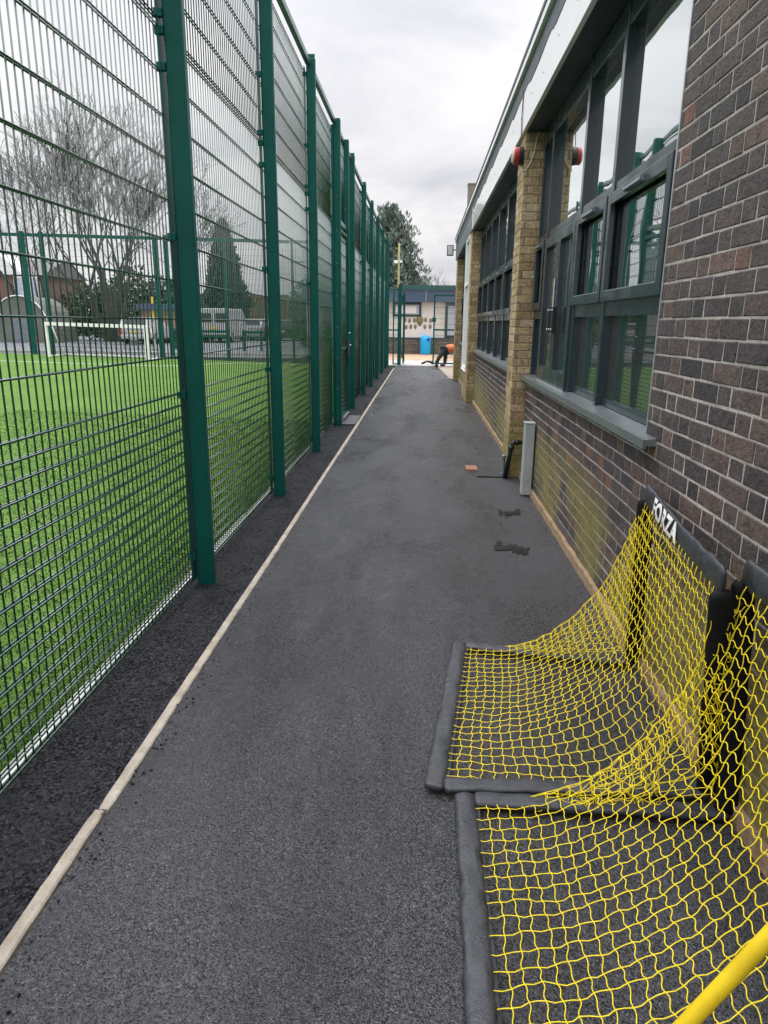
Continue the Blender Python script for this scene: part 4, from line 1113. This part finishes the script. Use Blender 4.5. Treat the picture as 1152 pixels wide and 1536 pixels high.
def conifer(base, H, rw, seed, lab):
    rr = random.Random(seed); t = thing('conifer', lab, 'tree', base); m = MB()
    for _ in range(5200):
        h = rr.random()**1.15; a = rr.uniform(0, 6.28)
        rmax = rw*(1-h)**.72*(.84+.40*noise.noise(Vector((math.cos(a)*2, math.sin(a)*2, h*8)))+.18*noise.noise(Vector((math.cos(a)*5, math.sin(a)*5, h*26))))*(1 if h > .12 else .8+h*1.6)
        r = rmax*rr.random()**.28
        p = Vector((base[0]+math.cos(a)*r, base[1]+math.sin(a)*r, base[2]+.2+h*H*.96))
        tuft(m, p, .12, 3, .34, 1.1, .22, rr)
    m.build('crown', MAT['cypress'], t, False, fix=False)
    s = MB(); s.cyl((base[0], base[1], base[2]-.1), (base[0], base[1], base[2]+H*.8), .18, 8, .04); s.build('trunk', MAT['bark2'], t, True)
conifer((-15.1, 55, .2), 8.5, 2.45, 3, 'tall dark narrow conifer with a pointed top behind the white van')
def pine(base, H, R0, seed, lab, dens=1.):
    rr = random.Random(seed); t = thing('pine_tree', lab, 'tree', base); m = MB(); s = MB()
    B = Vector(base)
    s.tube([B+Vector((0, 0, -.1)), B+Vector((.05, 0, H*.45)), B+Vector((-.05, 0, H*.97))], [.34, .24, .04], 8)
    nb = int(74*dens)
    for k in range(nb):
        h = .16+.84*(k/nb); a = k*2.4+rr.uniform(-.3, .3)
        ln = R0*(1.0-h)**.78*rr.uniform(.66, 1.06)*(1. if h > .25 else .8)
        p0 = B+Vector((0, 0, h*H*.96)); d = Vector((math.cos(a), math.sin(a), .18+.25*h))
        pts = [p0, p0+d*ln*.5+Vector((0, 0, -.05*ln)), p0+d*ln+Vector((0, 0, .10*ln))]
        s.tube(pts, [.07*(1.1-h), .045*(1.1-h), .02], 5, False)
        nt2 = int(5+ln*5.2)
        for q in range(nt2):
            f = .22+.78*q/max(1, nt2-1)
            c = pts[0].lerp(pts[2], f)+Vector((rr.gauss(0, .26), rr.gauss(0, .26), rr.gauss(.08, .2)))
            # upward candle-like sprays
            for _ in range(2):
                cc = c+Vector((rr.gauss(0, .2), rr.gauss(0, .2), rr.gauss(0, .14)))
                tuft(m, cc, .15, 5, .40, 1.5, .17, rr)
    for q in range(26): tuft(m, B+Vector((rr.gauss(0, .22), rr.gauss(0, .22), H*(.9+.1*rr.random()))), .16, 6, .42, 1.6, .17, rr)
    m.build('crown', MAT['pine'], t, False, fix=False); s.build('trunk', MAT['bark2'], t, True, fix=False)
pine((-2.8, 60, 0), 10.5, 5.0, 8, 'big dark evergreen pine rising behind the low yard building', 1.35)
pine((-6.6, 56, 0), 9.0, 2.6, 12, 'dark evergreen seen through the side fence mesh, left of the big pine', .8)
bush('laurel_bush', 'bright green laurel bush behind the right end of the end fence', 'shrub', [((-6.3,39,2.1),(1.0,.8,1.8),1.),((-5.3,39.4,2.0),(.8,.8,2.0),.8)], 'laurel', 700, .2, (-5.9, 39, .2))
bush('dark_hedge', 'dark hedge along the back of the car park', 'hedge', [((-12,64,1.4),(8,1,1.9),1.4),((-26,64,2.2),(8,1,2.9),1.5)], 'hedge', 1500, .34, (-14, 64, .2), stem=False)
# tan reed screen behind the parked cars
m = MB(); rr = random.Random(2)
for k in range(700):
    x = -16.4+rr.random()*6.2; y = 59.2+rr.uniform(-.2, .2); h = rr.uniform(2.6, 3.7)
    m.quad((x, y, .2), (x+.06, y+.02, .2), (x+.06+rr.gauss(0, .12), y, h), (x+rr.gauss(0, .12), y+.02, h))
o = m.build('reed_screen', MAT['reed'], loc=(-13, 59, .2), fix=False); tag(o, 'dry tan reed hedge behind the parked cars', 'hedge', kind='stuff')
m = MB(); rr = random.Random(22)
for k in range(420):
    x = -6.9+rr.random()*3.8; y = 41+rr.uniform(-.2, .2); h = rr.uniform(1.3, 2.6)
    m.quad((x, y, .2), (x+.05, y+.02, .2), (x+.05+rr.gauss(0, .1), y, h), (x+rr.gauss(0, .1), y+.02, h))
o = m.build('reed_screen', MAT['reed'], loc=(-5, 41, .2), fix=False); tag(o, 'dry tan stems under the laurel bush beyond the end fence', 'hedge', kind='stuff')

# ------------------------------------------------------------------ vehicles (tails towards the camera)
def car(name, lab, x, y, L_, W, H, paint, van=False):
    z0 = .235
    t = thing(name, lab, 'van' if van else 'car', (x, y, z0))
    m = MB()
    def sec(yy, zs, hw):   # ring of a cross-section: half widths at heights
        pts = [(x-w, yy, z0+z) for z, w in zip(zs, hw)] + [(x+w, yy, z0+z) for z, w in zip(reversed(zs), reversed(hw))]
        return pts
    h = W/2
    if van:
        prof = [(0, .38, H-.02), (.04, .30, H), (L_*.70, .30, H), (L_*.78, .30, H*.93), (L_*.86, .30, H*.62), (L_*.99, .32, H*.50), (L_, .42, H*.42)]
    else:
        prof = [(0, .42, H*.62), (.05, .30, H*.72), (.22, .28, H*.97), (L_*.3, .28, H), (L_*.55, .28, H*.98), (L_*.70, .28, H*.66), (L_*.96, .28, H*.54), (L_, .4, H*.45)]
    rings = []
    for (d, lo, hi) in prof:
        zb = min(hi, H*.58); zs = [lo, lo+.1, zb, hi-.05 if hi > zb+.06 else zb+.001, hi if hi > zb+.06 else zb+.002]
        kk = .82 if not van else .96
        hw = [h*.93, h, h*.99, h*(kk+.04) if hi > zb+.06 else h*.97, h*kk*.93 if hi > zb+.06 else h*.93]
        rings.append(sec(y+d, zs, hw))
    n = 10; b0 = len(m.v)
    for r in rings: m.v += r
    for i in range(len(rings)-1):
        for k in range(n): m.f.append((b0+i*n+k, b0+i*n+(k+1) % n, b0+(i+1)*n+(k+1) % n, b0+(i+1)*n+k))
    m.f.append(tuple(b0+k for k in range(n))); m.f.append(tuple(b0+(len(rings)-1)*n+k for k in range(n)))
    m.build('body', MAT[paint], t)
    m = MB()
    if van:
        for s in (-1, 1): m.box(x+s*h*.5-h*.36, x+s*h*.5+h*.36, y-.012, y+.03, z0+H*.60, z0+H*.86)
    else: m.hexa([(x-h*.74,y+.03,z0+H*.70),(x+h*.74,y+.03,z0+H*.70),(x+h*.66,y+.20,z0+H*.70),(x-h*.66,y+.2,z0+H*.70),(x-h*.66,y+.17,z0+H*.93),(x+h*.66,y+.17,z0+H*.93),(x+h*.62,y+.3,z0+H*.93),(x-h*.62,y+.3,z0+H*.93)])
    m.build('rear_window', MAT['carglass'], t)
    m = MB()
    for s in (-1, 1):
        a, b_ = (L_*.72, L_*.84) if van else (L_*.12, L_*.62)
        m.quad((x+s*(h*.955), y+a, z0+H*.63), (x+s*(h*.955), y+b_, z0+H*.63), (x+s*h*.88, y+b_-.12, z0+H*.9), (x+s*h*.88, y+a+.1, z0+H*.9))
    m.build('side_window', MAT['carglass'], t)
    for s in (-1, 1):
        m = MB(); m.rbox(x+s*h*.88-.07, x+s*h*.88+.07, y-.02, y+.08, z0+H*.36, z0+H*(.56 if van else .62), .01); m.build('tail_light', MAT['redlamp'], t)
    m = MB(); m.rbox(x-.26, x+.26, y-.02, y+.02, z0+H*.40, z0+H*.40+.12, .004); m.build('number_plate', MAT['plate'], t)
    m = MB(); m.rbox(x-h*.97, x+h*.97, y-.06, y+.2, z0+.30, z0+.50, .03); m.build('bumper', MAT['cardark' if van else paint], t)
    for s in (-1, 1):
        for d in (L_*.18, L_*.82):
            m = MB(); m.lathe((x+s*(h-.20), y+d, z0+.32), [(.29, 0), (.32, s*.03), (.32, s*.17), (.29, s*.2)], 18, 'x'); w = m.build('wheel', MAT['tyre'], t)
            m = MB(); m.lathe((x+s*(h-.001), y+d, z0+.32), [(.20, 0), (.19, s*.008)], 14, 'x'); m.build('rim', MAT['steel'], w)
    return t
car('parked_van', 'white panel van parked below the tall conifer', -12.9, 44, 5.0, 1.85, 2.05, 'carwhite', True)
car('parked_car', 'silver hatchback parked right of the white van, rear towards the pitch', -11.95, 49.6, 4.2, 1.8, 1.5, 'carsilver')
car('parked_car', 'dark car parked at the right end of the row, beside the silver hatchback', -9.75, 49.4, 4.3, 1.8, 1.48, 'cardark')
car('parked_car', 'white car parked behind the small white goal', -15.9, 39, 4.2, 1.8, 1.46, 'carwhite')
car('parked_van', 'dark van parked left of the white van behind the end fence posts', -15.2, 44.6, 4.8, 1.85, 1.95, 'cardark', True)
# green barrier rails by the cars
for i, (x0, x1, y, lab) in enumerate(((-8.1, -6.45, 32.0, 'green metal barrier rail in front of the silver car'), (-11.6, -9.0, 33.0, 'green metal barrier rail in front of the white van'))):
    b = thing('barrier_rail', lab, 'barrier', ((x0+x1)/2, y, .235), 'green barrier rails by the car park')
    m = MB(); m.rbox(x0, x1, y-.04, y+.04, 1.0, 1.12, .01); m.rbox(x0, x1, y-.03, y+.03, .78, .86, .01); m.build('rail', MAT['green'], b)
    for k in range(3):
        xx = x0+.05+(x1-x0-.1)*k/2; m = MB(); m.rbox(xx-.05, xx+.05, y+.041, y+.13, .2, 1.15, .01); m.build('post', MAT['green'], b)
# lamp column
lp = thing('lamp_column', 'thin grey lamp column with short arms beyond the end fence', 'lamp post', (-6.1, 40, .2))
m = MB(); m.cyl((-6.1, 40, .1), (-6.1, 40, 5.7), .06, 8, .04); m.build('column', MAT['steel'], lp, True)
m = MB(); m.cyl((-6.1, 40, 5.4), (-6.55, 40, 5.45), .03, 6); m.cyl((-6.1, 40, 4.8), (-6.7, 40, 4.72), .03, 6); m.build('arm', MAT['steel'], lp)
m = MB(); m.rbox(-6.72, -6.45, 39.9, 40.1, 5.44, 5.52, .01); m.rbox(-6.95, -6.6, 39.9, 40.1, 4.66, 4.73, .01); m.build('lamp_head', MAT['fascia_dark'], lp)
# mossy service pole in front of the pine
sp = thing('service_pole', 'yellowish mossy service pole with pegs in front of the big pine', 'pole', (-1.57, 45, 0))
m = MB(); m.cyl((-1.57, 45, -.1), (-1.55, 45, 6.2), .075, 10, .06); m.build('mast', MAT['mosspole'], sp, True)
m = MB()
for k in range(11):
    z = 3.7+.22*k; s = 1 if k % 2 else -1; m.cyl((-1.56, 45, z), (-1.56+s*.26, 45, z+.02), .022, 6)
m.build('peg', MAT['mosspole'], sp)
m = MB(); m.rbox(-1.85, -1.62, 44.9, 45.05, 5.05, 5.22, .01); m.rbox(-1.50, -1.34, 44.9, 45.05, 5.08, 5.2, .01); m.build('junction_box', MAT['white'], sp)
m = MB()
pts = [(-12+24*i/24, 48, 8.0-.9*math.sin(math.pi*i/24)) for i in range(25)]
m.tube(pts, .004, 4); o = m.build('overhead_cable', MAT['steel'], loc=(0, 48, 7)); tag(o, 'single thin cable strung across the sky beyond the gateway', 'cable')

# ------------------------------------------------------------------ far left: shelter, house, cone, shed
sh = thing('dome_shelter', 'large dull grey dome shelter at the far left beyond the pitch', 'shelter', (-22.9, 40, .235))
m = MB(); n = 14
prof = [(math.cos(math.pi*k/n)*1.75, math.sin(math.pi*k/n)**.8*2.55 if 0 < k < n else 0) for k in range(n+1)]
for j in range(6):
    y0, y1 = 40+j*.5, 40+(j+1)*.5
    for (a, b), (c, d) in zip(prof, prof[1:]): m.quad((-22.9+a, y0, .235+b), (-22.9+c, y0, .235+d), (-22.9+c, y1, .235+d), (-22.9+a, y1, .235+b))
m.v += [(-22.9+a, 40.02, .235+b) for a, b in prof]; m.f.append(tuple(range(len(m.v)-n-1, len(m.v))))
m.build('skin', MAT['cream'], sh, fix=False)
m = MB(); m.tube([(-22.9+a*1.01, 39.98, .235+b*1.01) for a, b in prof], .04, 6); m.tube([(-24.65, 39.97, 1.75), (-23.9, 39.97, 1.75)], .05, 6); m.build('hoop', MAT['fascia'], sh, True)
m = MB(); m.rbox(-23.3, -22.35, 39.96, 40.0, .235, 1.55, .01); m.build('dark_panel', MAT['steel'], sh)
hs = thing('brick_house', 'orange brick house with white bay windows at the far left', 'house', (-34, 62, .2))
m = MB(); m.box(-42, -33.2, 62, 70, 0, 5.2); m.build('wall', MAT['housebrick'], hs)
m = MB(); m.v += [(-42.4,61.7,5.2),(-32.8,61.7,5.2),(-32.8,70.3,5.2),(-42.4,70.3,5.2),(-42.4,66,6.8),(-32.8,66,6.8)]; m.f += [(0,1,5,4),(2,3,4,5),(0,4,3),(1,2,5)]; m.build('roof', MAT['rooftile'], hs)
for (x, z, w, h) in ((-34.4, 2.6, 2.2, 2.5), (-38, 3.0, 1.6, 1.5), (-34.4, .4, 2.2, 1.9)):
    m = MB(); m.box(x-w/2, x+w/2, 61.75, 62.0, z, z+h); wd = m.build('window', MAT['white'], hs)
    m = MB()
    for k in range(3): m.box(x-w/2+.1+k*(w-.1)/3, x-w/2+(k+1)*(w-.1)/3, 61.74, 61.749, z+.15, z+h-.15)
    m.build('pane', MAT['farpane'], wd)
m = MB(); m.v += [(-38.6,61.9,5.2),(-34.6,61.9,5.2),(-36.6,61.9,6.9)]; m.f.append((0,1,2)); m.v += [(-38.6,62.6,5.2),(-34.6,62.6,5.2),(-36.6,64.6,6.9)]; m.f += [(3,5,4),(0,2,5,3),(1,4,5,2)]; m.build('gable', MAT['white'], hs)
sd = thing('timber_shed', 'low brown timber store with a dark roof behind the white goal', 'shed', (-15.9, 43, .235))
m = MB()
for k in range(7): m.rbox(-17.0, -14.9, 42.95, 43.1, .25+k*.27, .50+k*.27, .01)
m.box(-17.0, -14.9, 43.101, 44.3, .24, 2.1); m.build('boarding', MAT['timber'], sd)
m = MB(); m.box(-17.3, -14.5, 42.7, 44.5, 2.15, 2.5); m.build('roof', MAT['navy'], sd)
m = MB(); m.rbox(-16.35, -16.2, 42.90, 42.94, 1.6, 2.9, .005); m.build('yellow_post', MAT['plate'], sd)
co = thing('traffic_cone', 'orange traffic cone beside the grey dome shelter', 'cone', (-21.75, 39.2, .235))
m = MB(); m.lathe((-21.75, 39.2, .27), [(.19, 0), (.10, .4), (.04, .75)], 14); m.build('cone_body', MAT['cone'], co, True)
m = MB(); m.rbox(-22.0, -21.5, 38.95, 39.45, .236, .27, .005); m.build('base', MAT['cone'], co)
# low wall at the back of the pitch
m = MB(); m.box(-34, -3.3, 27.4, 27.6, .1, .34); o = m.build('low_wall', MAT['concrete'], loc=(-18, 27.5, .1)); tag(o, 'low pale concrete kerb wall behind the end fence', 'wall')

# ------------------------------------------------------------------ sky, sun, camera
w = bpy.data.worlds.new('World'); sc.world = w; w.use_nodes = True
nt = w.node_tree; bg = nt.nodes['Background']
SUN_EL, SUN_AZ = rad(52), rad(-35)
sk = N(nt, 'ShaderNodeTexSky'); sk.sky_type = 'NISHITA'; sk.sun_disc = False; sk.sun_elevation = SUN_EL; sk.sun_rotation = SUN_AZ
sk.air_density = 1.2; sk.dust_density = 3.
tc = N(nt, 'ShaderNodeTexCoord'); sx = N(nt, 'ShaderNodeSeparateXYZ'); L(nt, tc.outputs['Generated'], sx.inputs[0])
# clouds on a flattened dome: direction / (z + .25)
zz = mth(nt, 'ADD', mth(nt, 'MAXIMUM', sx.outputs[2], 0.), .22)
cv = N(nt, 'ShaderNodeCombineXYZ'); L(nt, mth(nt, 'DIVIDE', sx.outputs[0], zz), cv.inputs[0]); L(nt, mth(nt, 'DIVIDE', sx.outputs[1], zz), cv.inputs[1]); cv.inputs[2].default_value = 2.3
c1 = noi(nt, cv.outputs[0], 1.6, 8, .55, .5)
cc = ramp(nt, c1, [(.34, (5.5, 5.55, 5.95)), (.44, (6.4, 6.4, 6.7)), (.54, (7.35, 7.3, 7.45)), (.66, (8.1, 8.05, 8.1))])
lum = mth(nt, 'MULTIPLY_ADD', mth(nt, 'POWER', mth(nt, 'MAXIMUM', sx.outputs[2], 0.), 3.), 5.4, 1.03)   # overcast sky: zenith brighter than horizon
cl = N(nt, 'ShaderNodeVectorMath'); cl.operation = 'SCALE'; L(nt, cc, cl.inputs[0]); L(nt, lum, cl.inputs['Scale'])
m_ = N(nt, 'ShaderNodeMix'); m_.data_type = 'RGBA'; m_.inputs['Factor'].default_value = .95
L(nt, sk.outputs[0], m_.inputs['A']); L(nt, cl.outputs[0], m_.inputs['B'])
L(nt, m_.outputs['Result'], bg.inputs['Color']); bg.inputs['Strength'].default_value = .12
sl = bpy.data.lights.new('Sun', 'SUN'); sl.energy = .9; sl.angle = rad(25); sl.color = (1., .97, .93)
so = bpy.data.objects.new('Sun', sl); COL.objects.link(so)
# sky rotation is measured clockwise from +Y in the Sky Texture
sd_ = Vector((math.sin(SUN_AZ)*math.cos(SUN_EL), math.cos(SUN_AZ)*math.cos(SUN_EL), math.sin(SUN_EL)))
so.rotation_euler = sd_.to_track_quat('Z', 'Y').to_euler()

cam = bpy.data.cameras.new('Camera'); co_ = bpy.data.objects.new('Camera', cam); COL.objects.link(co_)
cam.sensor_fit = 'HORIZONTAL'; cam.sensor_width = 36; cam.lens = 36*1046.5/1152; cam.clip_end = 1500; cam.clip_start = .05
M = Matrix.Rotation(.0510, 4, 'Z') @ Matrix.Rotation(math.pi/2-.2644, 4, 'X') @ Matrix.Rotation(.0109, 4, 'Z')
co_.matrix_world = Matrix.Translation((0, 0, 1.5213)) @ M
sc.camera = co_
sc.view_settings.view_transform = 'Standard'; sc.view_settings.look = 'None'; sc.view_settings.gamma = 1; sc.view_settings.exposure = 0.
sc.cycles.max_bounces = 6; sc.cycles.glossy_bounces = 4; sc.cycles.diffuse_bounces = 3
